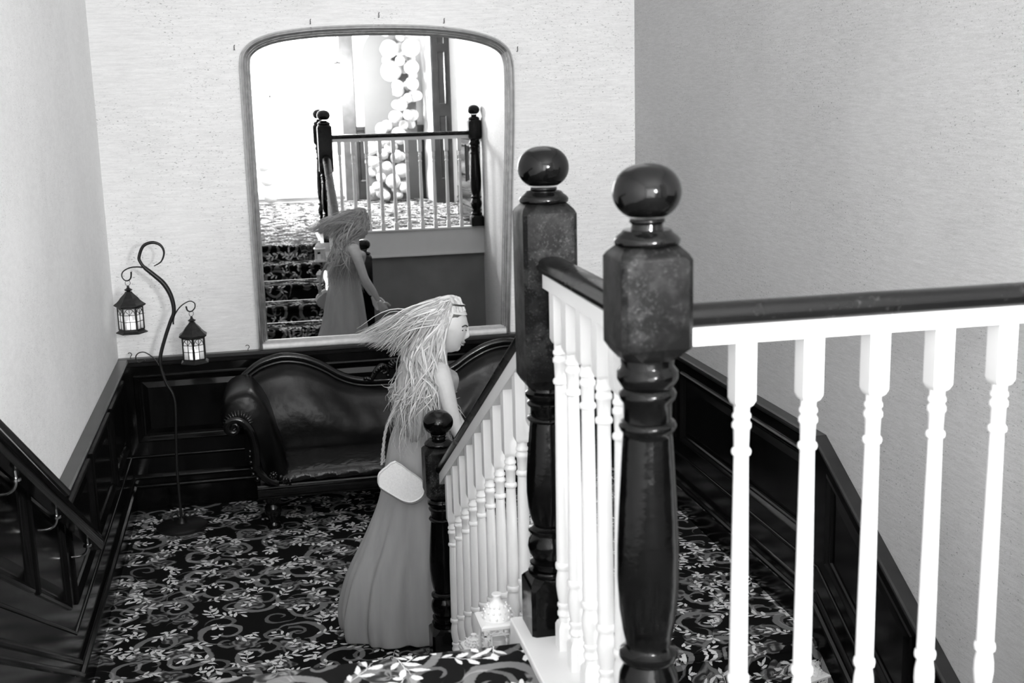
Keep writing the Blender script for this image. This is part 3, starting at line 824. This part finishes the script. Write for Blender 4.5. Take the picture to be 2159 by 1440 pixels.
def hexring(r, z, n=6, ph=0): return [(r*cos(2*pi*j/n+ph), r*sin(2*pi*j/n+ph), z) for j in range(n)]
def hanging_lantern(loc, rz, label):
    root = empty('hanging_lantern', loc, rz, label=label, cat='lantern', group='lanterns hanging from the iron stand')
    B = lambda mb, nm, mt, p=None, **k: mb.build(nm, mt, p or root, **k)
    rg = MB().tube([(.0135*cos(t), 0, -.0155+.0155*sin(t)) for t in [2*pi*k/16+.2 for k in range(17)]], .0016, 6, cap=False)
    B(rg, 'ring', 'iron', ang=60)
    B(MB().lathe([(-.066,.016),(-.062,.010),(-.058,.019),(-.053,.023),(-.047,.013),(-.042,.007),(-.036,.0075),(-.030,.003)], 0, 0, 0, 12), 'finial', 'bronze', ang=50)
    B(MB().loft([hexring(r_, z_) for z_, r_ in ((-.148,.076),(-.140,.087),(-.136,.087),(-.124,.070),(-.110,.056),(-.098,.048),(-.086,.036),(-.074,.024),(-.064,.017))]), 'roof', 'bronze', smooth=False)
    bs_ = B(MB().loft([hexring(r_, z_) for z_, r_ in ((-.297,.086),(-.292,.086),(-.284,.072),(-.276,.068))]), 'base', 'bronze', smooth=False)
    R_ = .0685; ap = R_*cos(pi/6); hw = R_*sin(pi/6)
    # one glazed side: posts, arch with sunburst, mullion and bars (lies in plane y=-ap)
    sd = MB(); z0_, z1_ = -.277, -.147
    sd.box(-hw-.001, -hw+.0055, -ap-.003, -ap+.003, z0_, z1_).box(hw-.0055, hw+.001, -ap-.003, -ap+.003, z0_, z1_)
    sd.box(-hw, hw, -ap-.003, -ap+.003, z0_, z0_+.006).box(-hw, hw, -ap-.003, -ap+.003, z1_-.008, z1_)
    for zz in (-.190, -.228): sd.box(-hw, hw, -ap-.0018, -ap+.0012, zz-.0016, zz+.0016)
    sd.box(-.0016, .0016, -ap-.0018, -ap+.0012, z0_, -.155)
    arc = [( (hw-.005)*cos(t), -ap-.0005, -.190+(.035)*sin(t)) for t in [pi*k/10 for k in range(11)]]
    sd.tube(arc, .0022, 5)
    for t in (45, 135): sd.tube([(0, -ap, -.190), ((hw-.006)*cos(radians(t)), -ap, -.190+.034*sin(radians(t)))], .0017, 5)
    me_ = sd.mesh('side_frame', 'bronze', False)
    pane = MB().box(-hw+.004, hw-.004, -ap+.0015, -ap+.0025, z0_+.004, z1_-.004).mesh('pane', 'frosted', False)
    for k in range(6):
        so = bpy.data.objects.new('side_frame', me_); COL.objects.link(so); so.parent = root; so.rotation_euler = (0, 0, k*pi/3)
        po = bpy.data.objects.new('pane', pane); COL.objects.link(po); po.parent = so
    cd = B(MB().lathe([(-.284,.026),(-.235,.0265),(-.231,.024),(-.234,.008),(-.233,.002)], 0, 0, 0, 20), 'candle', 'wax', ang=40)
    B(MB().ball((0, 0, -.219), .0055, .0055, .014, 8, 8), 'flame', 'flame', cd, ang=60)
    pl_ = bpy.data.lights.new('candle_light', 'POINT'); pl_.energy = .09; pl_.shadow_soft_size = .008
    po_ = bpy.data.objects.new('candle_light', pl_); COL.objects.link(po_); po_.parent = root; po_.location = (0, 0, -.200)
    return root
hanging_lantern((-.716, YS, 1.469), 0, 'bronze hexagonal candle lantern on the higher left arm of the stand')
hanging_lantern((-.388, YS, 1.275), radians(30), 'bronze hexagonal candle lantern on the lower right arm of the stand')

# ------------------------------------------------------------------ white lanterns on the stair treads
def white_lantern(loc, w_, h_, rz, label):
    root = empty('white_lantern', loc, rz, label=label, cat='lantern', group='white lanterns on the stair treads')
    B = lambda mb, nm, mt, p=None, **k: mb.build(nm, mt, p or root, **k)
    a = w_/2; hb = h_*.56
    B(MB().box(-a*1.05, a*1.05, -a*1.05, a*1.05, 0, .012).box(-a*.95, a*.95, -a*.95, a*.95, .012, .02), 'base', 'white', smooth=False)
    B(MB().square([(hb, a*.92), (hb+.004, a*1.12), (hb+.012, a*1.14), (hb+.016, a*1.02), (hb+.018, a*.80)]), 'eave', 'white', smooth=False)
    dm = MB().lathe([(hb+.016, a*.90), (hb+.016+h_*.07, a*.86), (hb+.016+h_*.15, a*.68), (hb+.016+h_*.21, a*.44), (hb+.016+h_*.25, a*.28), (hb+.016+h_*.31, a*.24), (hb+.016+h_*.33, a*.30), (hb+.016+h_*.345, a*.28)], 0, 0, 0, 20)
    B(dm, 'dome', 'white', ang=50)
    pr = MB()
    for k in range(14):
        for (zz, rr_) in ((h_*.05, .875), (h_*.12, .77), (h_*.18, .56)):
            t = 2*pi*(k+.5*(zz > h_*.1))/14; pr.ball((a*rr_*cos(t), a*rr_*sin(t), hb+.016+zz), .0035, .0035, .0045, 6, 4)
    o_ = B(pr, 'pierced_studs', 'white', ang=60); o_['kind'] = 'stuff'
    sd = MB()
    t_ = .006
    sd.box(-a*.95, -a*.95+t_, -a*.95, -a*.95+t_, .018, hb+.004)
    sd.box(-a*.95, a*.95, -a*.95, -a*.95+t_*.6, hb-.018, hb-.014)
    nn = 5
    for k in range(nn):
        x0_ = -a*.9 + k*(a*1.8/nn); x1_ = x0_+a*1.8/nn
        for (pa, pb) in (((x0_, hb-.014), (x1_, hb)), ((x0_, hb), (x1_, hb-.014))):
            sd.tube([(pa[0], -a*.93, pa[1]), (pb[0], -a*.93, pb[1])], .0012, 4)
    for s in (-1, 1):
        for k in range(4):
            z0_ = .02 + k*(hb-.04)/4; z1_ = z0_+(hb-.04)/4
            for (xa, xb) in ((.9, .55), (.55, .9)): sd.tube([(s*a*xa, -a*.93, z0_), (s*a*xb, -a*.93, z1_)], .0012, 4)
        sd.box(s*a*.54-.0018, s*a*.54+.0018, -a*.95, -a*.92, .02, hb-.014)
    me_ = sd.mesh('lattice_side', 'white', False)
    for k in range(4):
        so = bpy.data.objects.new('lattice_side', me_); COL.objects.link(so); so.parent = root; so.rotation_euler = (0, 0, k*pi/2)
    cd = B(MB().lathe([(.02, .022), (hb*.6, .022), (hb*.62, .006)], 0, 0, 0, 16), 'candle', 'bag', ang=40)
    return root
rise = ZU/7
white_lantern((.582, 3.085, ZU-rise), .096, .205, 0, 'largest white lattice lantern with pierced dome, on the top stair tread beside the balusters')
white_lantern((.560, 3.36, ZU-2*rise), .060, .100, .1, 'small white lantern on the second stair tread, only its top showing over the carpet edge')
white_lantern((2.23, 4.50, -rise), .10, .13, .3, 'white lantern low on the down stairs against the right wall')

# ------------------------------------------------------------------ hall end seen in the mirror
def shaft(x0, x1, y0, y1, z0, z1, name, m_, kind='structure'):
    o_ = MB().box(x0, x1, y0, y1, z0, z1).build(name, m_, smooth=False, bevel=.006); o_['kind'] = kind; return o_
shaft(1.235, 1.41, YH, -1.86, ZU, ZC, 'trim_12', 'hall_grey')
cas = empty('trim_13', (2.42, -1.0, ZU), kind='structure')
L(MB().box(2.33, 2.56, -1.04, -.93, ZU, 3.9), 'casing', 'hall_wood', cas, smooth=False)
for (a, b_) in ((1.35, 2.15), (2.30, 2.95), (3.05, 3.75)):
    mbp = MB().loft([[(2.40+i, -.93+d, a+i), (2.49-i, -.93+d, a+i), (2.49-i, -.93+d, b_-i), (2.40+i, -.93+d, b_-i)] for i, d in ((0, 0), (0, .012), (.010, .004), (.014, .004))], True, True)
    L(mbp, 'panel', 'hall_wood', cas, smooth=False)
dd = empty('trim_14', (1.85, YH, ZU), kind='structure')
L(MB().box(1.41, 2.33, YH, -1.92, ZU, 2.0), 'backing_board', 'hall_wood', dd, smooth=False)
L(MB().box(1.41, 2.33, YH, -1.89, 1.97, 2.02), 'dado_cap', 'hall_wood', dd, smooth=False)
for k in range(3):
    a = 1.44+k*.30
    L(MB().loft([[(a+i, -1.92+d, ZU+.25+i), (a+.26-i, -1.92+d, ZU+.25+i), (a+.26-i, -1.92+d, 1.92-i), (a+i, -1.92+d, 1.92-i)] for i, d in ((0, 0), (0, .016), (.02, .006), (.03, .010))]), 'panel', 'hall_wood', dd, smooth=False)
ab = [(2.22, ZU), (2.22, 2.9)] + [(1.87+.35*cos(t), 2.9+.42*sin(t)) for t in [pi*k/14 for k in range(1, 14)]] + [(1.52, 2.9), (1.52, ZU)]
o = MB().prism(ab, -1.80, -1.76, 'y').build('arch_backdrop', 'archboard', smooth=False)
tag(o, 'grey arched backdrop board behind the balloons in the hall, seen in the mirror', 'backdrop board')
random.seed(5)
guide = [(3.25, 1.93), (3.0, 1.96), (2.75, 2.02), (2.5, 2.09), (2.25, 2.07), (2.05, 1.90), (1.9, 1.78), (1.7, 1.76), (1.5, 1.76), (1.3, 1.77), (1.15, 1.76)]
def gx(z):
    for (a, xa), (b_, xb) in zip(guide, guide[1:]):
        if b_ <= z <= a: return xa + (xb-xa)*(a-z)/(a-b_)
    return guide[0][1] if z > guide[0][0] else guide[-1][1]
bal = []
balloon_me = MB().lathe([(-1.14,.03),(-1.10,.10),(-1.06,.05),(-1.02,.06),(-.93,.33),(-.75,.62),(-.5,.83),(-.2,.96),(.1,1.0),(.4,.94),(.65,.79),(.85,.55),(.96,.28),(1.0,.02)], 0, 0, 0, 20).mesh('balloon', 'balloon', True, 70)
tries = 0
while len(bal) < 70 and tries < 20000:
    tries += 1
    z = random.uniform(1.12, 3.3); r_ = random.choice((.065, .08, .10, .12, .14))
    spread = .17 if z > 2.1 else .22
    c_ = Vector((gx(z)+random.uniform(-spread, spread), random.uniform(-1.62, -1.28), z))
    if c_.z - r_*1.15 < ZU+.01 or c_.y - r_*1.1 < -1.755 or c_.x + r_ > 2.25: continue
    if all((c_-d_).length > (r_+e_)*1.0 for d_, e_ in bal): bal.append((c_, r_))
for k in range(6):
    bal.append((Vector((.0+.22*(k % 2)-.03*(k//2), -1.6, ZU+.12+.21*(k//2))), .085+.008*(k % 3)))
for i, (c_, r_) in enumerate(bal):
    o = bpy.data.objects.new('balloon', balloon_me); COL.objects.link(o); o.location = c_; o.scale = (r_, r_, r_)
    o.rotation_euler = (random.uniform(-.9, .9), random.uniform(-.9, .9), random.uniform(0, 6))
    far = i >= len(bal)-6
    size = 'small' if r_ < .09 else ('medium-sized' if r_ < .13 else 'large')
    if far:
        k = i-(len(bal)-6)
        lab = '%s balloon in the %s row of the bunch under the hall window' % (('left', 'right')[k % 2], ('bottom', 'middle', 'top')[k//2])
    else:
        zone = 'at the very top' if c_.z > 3.0 else 'in the upper part' if c_.z > 2.6 else 'halfway up' if c_.z > 2.1 else 'at rail height' if c_.z > 1.8 else 'behind the gallery balusters' if c_.z > 1.4 else 'near the floor'
        lab = '%s pale balloon %s of the balloon garland in the hall' % (size, zone)
    tag(o, lab, 'balloon', 'balloons under the hall window' if far else 'balloons of the tall garland')

# invented round hall lamp, added for fill (its light is placed with the other lights at the top)
lp_ = empty('fill_pendant', (1.10, -.45, 2.66), label='added round glass pendant fill lamp in the hall, lost in the glare of the mirror', cat='lamp')
gl_ = MB().ball((0, 0, 0), .15, n=28, m=18).build('globe', 'globe', lp_, ang=80)
gl_.visible_shadow = True
MB().tube([(0, 0, .15), (0, 0, ZC-2.66)], .006, 8).lathe([(.145, .04), (.165, .045), (.18, .02)], 0, 0, 0, 16).build('rod', 'bronze', lp_, ang=50)
MB().lathe([(ZC-2.66-.03, .03), (ZC-2.66-.02, .06), (ZC-2.66, .065)], 0, 0, 0, 20).build('ceiling_rose', 'bronze', lp_, ang=50)

# ------------------------------------------------------------------ the woman
random.seed(11)
wom = empty('person', (.62, 5.22, 0), label='woman with long blonde wind-blown hair in a flowing gown, walking right past the settee', cat='person')
def skin_chain(verts, edges, sub=1):
    """verts: (x,y,z,radius)"""
    me_ = bpy.data.meshes.new('tmp'); me_.from_pydata([v[:3] for v in verts], edges, []); me_.update()
    o_ = bpy.data.objects.new('tmp', me_); COL.objects.link(o_)
    md = o_.modifiers.new('s', 'SKIN'); md.use_smooth_shade = True
    for i, v in enumerate(verts):
        rr_ = v[3] if hasattr(v[3], '__len__') else (v[3], v[3])
        me_.skin_vertices[0].data[i].radius = rr_; me_.skin_vertices[0].data[i].use_root = (i == 0)
    sb = o_.modifiers.new('u', 'SUBSURF'); sb.levels = sub; sb.render_levels = sub
    dg = bpy.context.evaluated_depsgraph_get(); dg.update()
    ev = o_.evaluated_get(dg); m_ = ev.to_mesh()
    vs_ = [tuple(v.co) for v in m_.vertices]; fs_ = [tuple(p.vertices) for p in m_.polygons]
    ev.to_mesh_clear(); bpy.data.objects.remove(o_, do_unlink=True); bpy.data.meshes.remove(me_)
    return vs_, fs_
body = MB()
V = [(.650,5.20,.96,(.085,.085)), (.665,5.20,1.06,(.080,.080)), (.700,5.20,1.18,(.090,.085)), (.722,5.20,1.265,(.085,.075)), (.742,5.20,1.310,(.050,.048)), (.758,5.19,1.355,(.046,.046)), (.782,5.182,1.41,(.05,.05)),
     (.735,5.06,1.275,.050), (.748,5.015,1.215,.042), (.778,4.995,1.045,.034), (.835,5.01,.945,.029), (.885,5.045,.850,.020),
     (.735,5.34,1.275,.050), (.752,5.385,1.215,.042), (.800,5.405,1.045,.034), (.862,5.38,.945,.029), (.905,5.35,.855,.020),
     (.650,5.145,.84,.065), (.61,5.14,.48,.048), (.52,5.15,.12,.034), (.65,5.255,.84,.065), (.68,5.27,.48,.048), (.70,5.27,.10,.034)]
Ed = [(0,1),(1,2),(2,3),(3,4),(4,5),(5,6),(3,7),(7,8),(8,9),(9,10),(10,11),(3,12),(12,13),(13,14),(14,15),(15,16),(0,17),(17,18),(18,19),(0,20),(20,21),(21,22)]
body.add(*skin_chain(V, Ed, 2))
def hand(wr, dirv, side, nrm):
    """wr wrist, dirv pointing along the hand, side towards the thumb, nrm palm normal"""
    W_, D_, S_, N_ = Vector(wr), Vector(dirv).normalized(), Vector(side).normalized(), Vector(nrm).normalized()
    palm = [(W_ + D_*0 , (.020,.013)), (W_ + D_*.030, (.030,.013)), (W_ + D_*.065, (.034,.012))]
    rings = []
    for (c_, (a, b_)) in [(W_-D_*.01, (.019,.015)), (W_+D_*.02, (.026,.014)), (W_+D_*.05, (.036,.013)), (W_+D_*.078, (.037,.011))]:
        rings.append([c_ + S_*(a*cos(t)) + N_*(b_*sin(t)) for t in [2*pi*k/12 for k in range(12)]])
    body.loft(rings)
    for k, ln in enumerate((.066, .074, .070, .056)):
        off = S_*(.026-.0175*k); b0 = W_ + D_*.066 + off
        curl = .35+.06*k
        p = b0; d = D_.copy(); vs_ = [(b0.x, b0.y, b0.z, .0092)]
        for j, fr_ in enumerate((.45, .32, .25)):
            ang = curl*(j+.6); dd_ = (D_*cos(ang) + N_*sin(ang)).normalized(); p = p + dd_*(ln*fr_)
            vs_.append((p.x, p.y, p.z, (.0086, .0080, .0068)[j]))
        body.add(*skin_chain(vs_, [(0, 1), (1, 2), (2, 3)], 1))
    b0 = W_ + D_*.018 + S_*.022; d1 = (D_*.65 + S_*.75 + N_*.2).normalized(); p1 = b0 + d1*.034; d2 = (D_*.9 + S_*.25 + N_*.35).normalized(); p2 = p1 + d2*.028; p3 = p2 + d2*.018
    body.add(*skin_chain([(*b0, .012), (*p1, .0105), (*p2, .0095), (*p3, .008)], [(0, 1), (1, 2), (2, 3)], 1))
hand((.893,5.050,.838), (.45,.12,-.88), (.88,-.1,.45), (0,1,.1))
hand((.913,5.345,.843), (.45,-.2,-.86), (.88,.1,.45), (0,-1,.1))
# head, face towards +X, tilted down a little
HC = Vector((.792, 5.180, 1.440))
tilt = Matrix.Rotation(radians(12), 4, 'Y') @ Matrix.Rotation(radians(-22), 4, 'Z')
def gs(a, s): return exp(-(a/s)**2)
def head_pt(th, ph):
    x = .090*cos(ph)*cos(th); y = .072*cos(ph)*sin(th); z = .112*sin(ph)
    if z < 0: 
        t = -z/.112; y *= 1-.30*t; x = x*(1-.10*t) + .022*t*t*(cos(th) > 0)*max(0, cos(th))
        if cos(th) < 0: x *= 1-.25*t
    f_ = max(0, cos(th))
    d = 0
    d += .018*gs(th, .20)*gs(ph+.20, .13) + .010*gs(th, .16)*gs(ph+.02, .18)      # nose
    d += .004*gs(abs(th)-.35, .25)*gs(ph-.20, .12)                                 # brow
    d -= .009*gs(abs(th)-.38, .17)*gs(ph+.00, .12)                                 # sockets
    d += .006*gs(abs(th)-.60, .22)*gs(ph+.22, .18)                                 # cheeks
    d += .008*gs(th, .26)*gs(ph+.47, .045) + .008*gs(th, .24)*gs(ph+.60, .05)      # lips
    d -= .004*gs(th, .22)*gs(ph+.535, .025)
    d += .010*gs(th, .35)*gs(ph+.90, .16)                                          # chin
    n = Vector((cos(ph)*cos(th), cos(ph)*sin(th), sin(ph)*.6)).normalized()
    return HC + (tilt @ (Vector((x, y, z)) + n*d))
hr_ = []
for i in range(41):
    ph = -pi/2 + .03 + (pi-.06)*i/40
    hr_.append([head_pt(2*pi*j/64, ph) for j in range(64)])
body.loft(hr_)
for s in (-1, 1):   # ears
    e = HC + tilt @ Vector((-.008, s*.073, -.012)); body.ball(e, .016, .007, .028, 10, 8)
bo = body.build('body', 'skin', wom, ang=180); bo.location = -wom.location
rm_ = bo.modifiers.new('join', 'REMESH'); rm_.mode = 'VOXEL'; rm_.voxel_size = .0045; rm_.use_smooth_shade = True
for s in (-1, 1):
    e = HC + tilt @ Vector((.068, s*.028, -.002))
    ey = L(MB().ball(e, .0125, n=16, m=12), 'eye', 'wax', wom, ang=90); ey.data.materials[0] = M['bag']
    L(MB().ball(e+Vector((.0095, s*.002, -.001)), .0055, n=10, m=8), 'iris', 'eye', ey).location = (0, 0, 0)
    q_ = [HC + tilt @ Vector((.074+.010*cos(k), s*(.012+.026*k/3), .022+.005*sin(k/3*pi))) for k in (0, 1, 2, 3)]
    q_ = [head_pt(s*a, b_)+Vector((.001, 0, 0)) for a, b_ in ((.16, .17), (.30, .215), (.46, .215), (.62, .16))]
    L(MB().tube(smooth_path(q_, 3), .0032, 6), 'eyebrow', 'eye', wom, ang=60)
    q_ = [head_pt(s*a, b_)+Vector((.003, 0, 0)) for a, b_ in ((.20, .01), (.32, .05), (.46, .05), (.58, .0))]
    L(MB().tube(smooth_path(q_, 3), .0024, 6), 'eyelash', 'eye', wom, ang=60)
lp = [head_pt(a, -.475)+Vector((.0005, 0, 0)) for a in (-.30, -.15, 0, .15, .30)]
lp2 = [head_pt(a, -.590)+Vector((.0005, 0, 0)) for a in (-.26, -.13, 0, .13, .26)]
L(MB().tube(smooth_path(lp, 3), [.002]+[.0042]*11+[.002], 6).tube(smooth_path(lp2, 3), [.002]+[.0046]*11+[.002], 6), 'lips', 'lip', wom, ang=60)

# gown: bodice and a long trailing skirt in one surface with folds
keys = [(1.245,.722,.060,5.20,.125),(1.22,.722,.112,5.20,.152),(1.16,.712,.116,5.20,.138),(1.08,.682,.108,5.20,.112),(1.02,.665,.112,5.20,.104),(.94,.655,.135,5.20,.120),(.82,.650,.155,5.205,.135),
        (.66,.640,.180,5.215,.150),(.48,.618,.225,5.23,.170),(.30,.588,.270,5.245,.190),(.14,.575,.290,5.255,.205),(.05,.578,.296,5.26,.212),(.012,.580,.290,5.26,.210)]
rows = smooth_path([(k[0], k[1], k[2]) for k in keys], 4); rows2 = smooth_path([(k[3], k[4], 0) for k in keys], 4)
rings = []
for i, (a_, b_) in enumerate(zip(rows, rows2)):
    z, cx_, rx = a_; cy_, ry = b_.x, b_.y
    lo = max(0, min(1, (1.0-z)/.85))
    ring = []
    for j in range(120):
        t = 2*pi*j/120
        fo = 1 + lo*(.050*sin(9*t+1.2+2.2*z) + .030*sin(16*t+.6-3*z) + .018*sin(27*t+2*z)) + .012*sin(13*t)*(1-lo)
        bk = 1 + .06*lo*lo*max(0, -cos(t))**3           # train to the left
        ring.append((cx_+rx*fo*bk*cos(t), cy_+ry*fo*sin(t), z + (.010*sin(9*t+1.2) if z < .03 else 0)*0))
    rings.append(ring)
dr = L(MB().loft(rings, False, False), 'gown', 'dress', wom, ang=180)
sd_ = dr.modifiers.new('cloth', 'SOLIDIFY'); sd_.thickness = .004
# short sleeves / straps
for s in (-1, 1):
    q_ = smooth_path([(.770, 5.20+s*.085, 1.215), (.765, 5.20+s*.10, 1.290), (.735, 5.20+s*.105, 1.325), (.695, 5.20+s*.10, 1.295), (.665, 5.20+s*.08, 1.215)], 4)
    L(MB().tube(q_, .013, 8, 1.6), 'strap', 'dress', wom, ang=60)
for s, x_ in ((-1, .52), (1, .72)):
    L(MB().ball((x_+.03, 5.20+s*.075, .035), .115, .038, .035, 16, 8), 'shoe', 'shoe', wom, ang=60)

# hair: locks of tapered strands
hb = MB()
def lock(p0, way, r_, wav):
    P_ = smooth_path([p0]+way, 5); n_ = len(P_); out = []
    ph_ = random.uniform(0, 6.3); fq = random.uniform(6, 13)
    acc = 0
    for i, p in enumerate(P_):
        if i: acc += (p-P_[i-1]).length
        t = i/(n_-1); am = wav*min(1, t*2.5)
        out.append(p + Vector((am*sin(fq*acc*2.2+ph_), am*.8*cos(fq*acc*2.0+ph_*1.7), am*.4*sin(fq*acc*1.3))))
    rad = [r_*(.55+.45*min(1, 3*i/n_))*max(.12, 1-(i/(n_-1))**2.2) for i in range(n_)]
    hb.tube(out, rad, 6, .55)
U_ = random.uniform
def scalp(th, ph, k=1.0):
    v = Vector((.098*cos(ph)*cos(th), .080*cos(ph)*sin(th), .119*sin(ph)))
    return HC + (tilt @ (v*k))
for i in range(1000):            # mass falling down the back and near shoulder
    s = random.choice((-1, -1, 1)); th = s*U_(1.40 if s < 0 else 1.15, 3.1); ph = U_(-.1, 1.30)
    p0 = scalp(th, ph); sd2 = -1 if s < 0 else 1
    ysp = 5.19 + U_(-.185, .12 if s < 0 else .17)
    zend = U_(.89, 1.20)
    xe = U_(.535, .70) if random.random() < .72 else U_(.66, .80)
    way = [scalp(th*1.05 if abs(th) < 2.8 else th, max(-.5, ph-.55), 1.08), Vector((.68+U_(-.075, .05), 5.19+(ysp-5.19)*.75, 1.32+U_(-.02, .03))),
           Vector(((xe+.68)/2+U_(-.04, .04), ysp, 1.20+U_(-.03, .03))), Vector((xe, ysp+U_(-.02, .02), (1.16+zend)/2)), Vector((xe+U_(-.03, .04), ysp+U_(-.02, .02), zend))]
    lock(p0, way, U_(.0030, .0058), U_(.006, .020))
for i in range(330):            # blown out to the left, sagging at the tips
    th = random.choice((-1, 1))*U_(1.7, 3.1); ph = U_(.0, 1.4); p0 = scalp(th, ph)
    k = U_(0, 1)
    e = Vector((.395 + .20*k, 5.17+U_(-.10, .12), 1.425 - .08*k + U_(-.03, .025)))
    mid = p0*.45 + e*.55 + Vector((0, U_(-.03, .03), U_(.01, .045)))
    lock(p0, [scalp(th, max(.1, ph-.35), 1.08)+Vector((-.01, 0, .004)), mid, e], U_(.0022, .0045), U_(.004, .015))
for i in range(360):            # combed back from the brow and over the crown
    th = U_(-1.25, 1.25); ph = U_(.56+.22*max(0, cos(th)), 1.02)
    p0 = scalp(th, ph, .99)
    lock(p0, [scalp(th*1.15, ph+.35, 1.05), scalp(th*1.6 + (.6 if th > 0 else -.6), 1.35, U_(1.06, 1.15)), scalp((2.7 if th > 0 else -2.7), .75, U_(1.08, 1.16)), scalp((2.9 if th > 0 else -2.9), .1, 1.16)], U_(.003, .0055), .006)
for i in range(40):             # face-framing strands on the near side
    p0 = scalp(-U_(1.3, 1.6), U_(.2, .7), 1.0)
    lock(p0, [scalp(-U_(1.45, 1.8), .0, 1.08), Vector((.735+U_(-.03, .02), 5.10+U_(-.02, .02), 1.34)), Vector((.740+U_(-.03, .03), 5.045+U_(-.02, .02), 1.24)), Vector((.74+U_(-.05, .05), 5.01, 1.08+U_(-.05, .05)))], U_(.004, .007), .012)
vol = []                        # the dense under-layer of the falling hair
for (z, cx_, rx, cy_, ry) in ((1.47,.735,.030,5.185,.045),(1.42,.722,.052,5.185,.060),(1.35,.695,.070,5.185,.075),(1.28,.675,.085,5.185,.115),(1.18,.655,.088,5.165,.130),(1.08,.635,.080,5.155,.125),(1.00,.625,.060,5.150,.105),(.95,.62,.03,5.15,.06)):
    vol.append([(cx_+rx*(1+.10*sin(11*t_))*cos(t_), cy_+ry*(1+.08*sin(9*t_+z*8))*sin(t_), z) for t_ in [2*pi*j/60 for j in range(60)]])
L(MB().loft(vol), 'hair_underlayer', 'hair', wom, ang=60)
ho = L(hb, 'hair', 'hair', wom, ang=70)
sk = []
for i in range(15):
    ph = -.35 + (pi/2-.02+.35)*i/14
    sk.append([scalp(th_, ph, .985) if (cos(th_) < .25 or ph > .62) else scalp(th_, max(ph, .62), .985)*.5+scalp(th_, max(ph, .62), .985)*.5 for th_ in [2*pi*j/32 for j in range(32)]])
L(MB().loft(sk), 'hair_base', 'hair', wom, ang=60)
q_ = [scalp(t, .98, 1.075) for t in [radians(a) for a in range(-100, 101, 20)]]
L(MB().tube(smooth_path(q_, 3), .0042, 8), 'headband', 'eye', wom, ang=60)

# handbag on its twisted strap
bgp = [(.444,.866),(.478,.892),(.516,.912),(.572,.866),(.624,.822),(.636,.790),(.632,.752),(.608,.730),(.579,.721),(.553,.726),(.529,.738),(.485,.770),(.441,.805),(.436,.838)]
bb = empty('handbag', (.53, 5.035, .72), label='small white flap handbag hanging on a twisted strap at the woman\'s hip', cat='handbag')
bs2 = [(p.x, p.y) for p in smooth_path([(a, b_, 0) for a, b_ in bgp], 2, True)]
def scl(pts, k, cx_=.535, cz_=.815): return [(cx_+(a-cx_)*k, cz_+(b_-cz_)*k) for a, b_ in pts]
rings = [[(a, yy, b_) for a, b_ in scl(bs2, k)] for yy, k in ((4.966,.93),(4.962,.97),(4.968,1.0),(4.978,1.0),(4.982,.98))]
L(MB().loft(rings), 'flap', 'bag', bb, ang=40)
rings = [[(a+.006, yy, b_-.016) for a, b_ in scl(bs2, k)] for yy, k in ((4.980,.95),(4.986,1.0),(5.008,1.0),(5.014,.95))]
o = L(MB().loft(rings), 'body', 'dress', bb, ang=40)
stp = MB()
for (a, b_) in (((.462, 5.02, .885), (.535, 5.03, 1.30)), ((.470, 5.03, .885), (.56, 5.10, 1.25))):
    base_ = smooth_path([a, (.470, 5.02, .955), (.495, 5.025, 1.06), (.58, 5.04, 1.20), (.70, 5.065, 1.32), (.735, 5.085, 1.335)], 8)
    if b_[0] > .54: base_ = [p + Vector((.006, .025, 0)) for p in base_]
    for k in (0, 1):
        tw = []
        for i, p in enumerate(base_):
            t = i*1.6 + k*pi; tw.append(p + Vector((.0038*cos(t), .0038*sin(t), 0)))
        stp.tube(tw, .0036, 6)
L(stp, 'strap', 'bag_strap', bb, ang=60) if 'bag_strap' in M else L(stp, 'strap', 'dress', bb, ang=60)
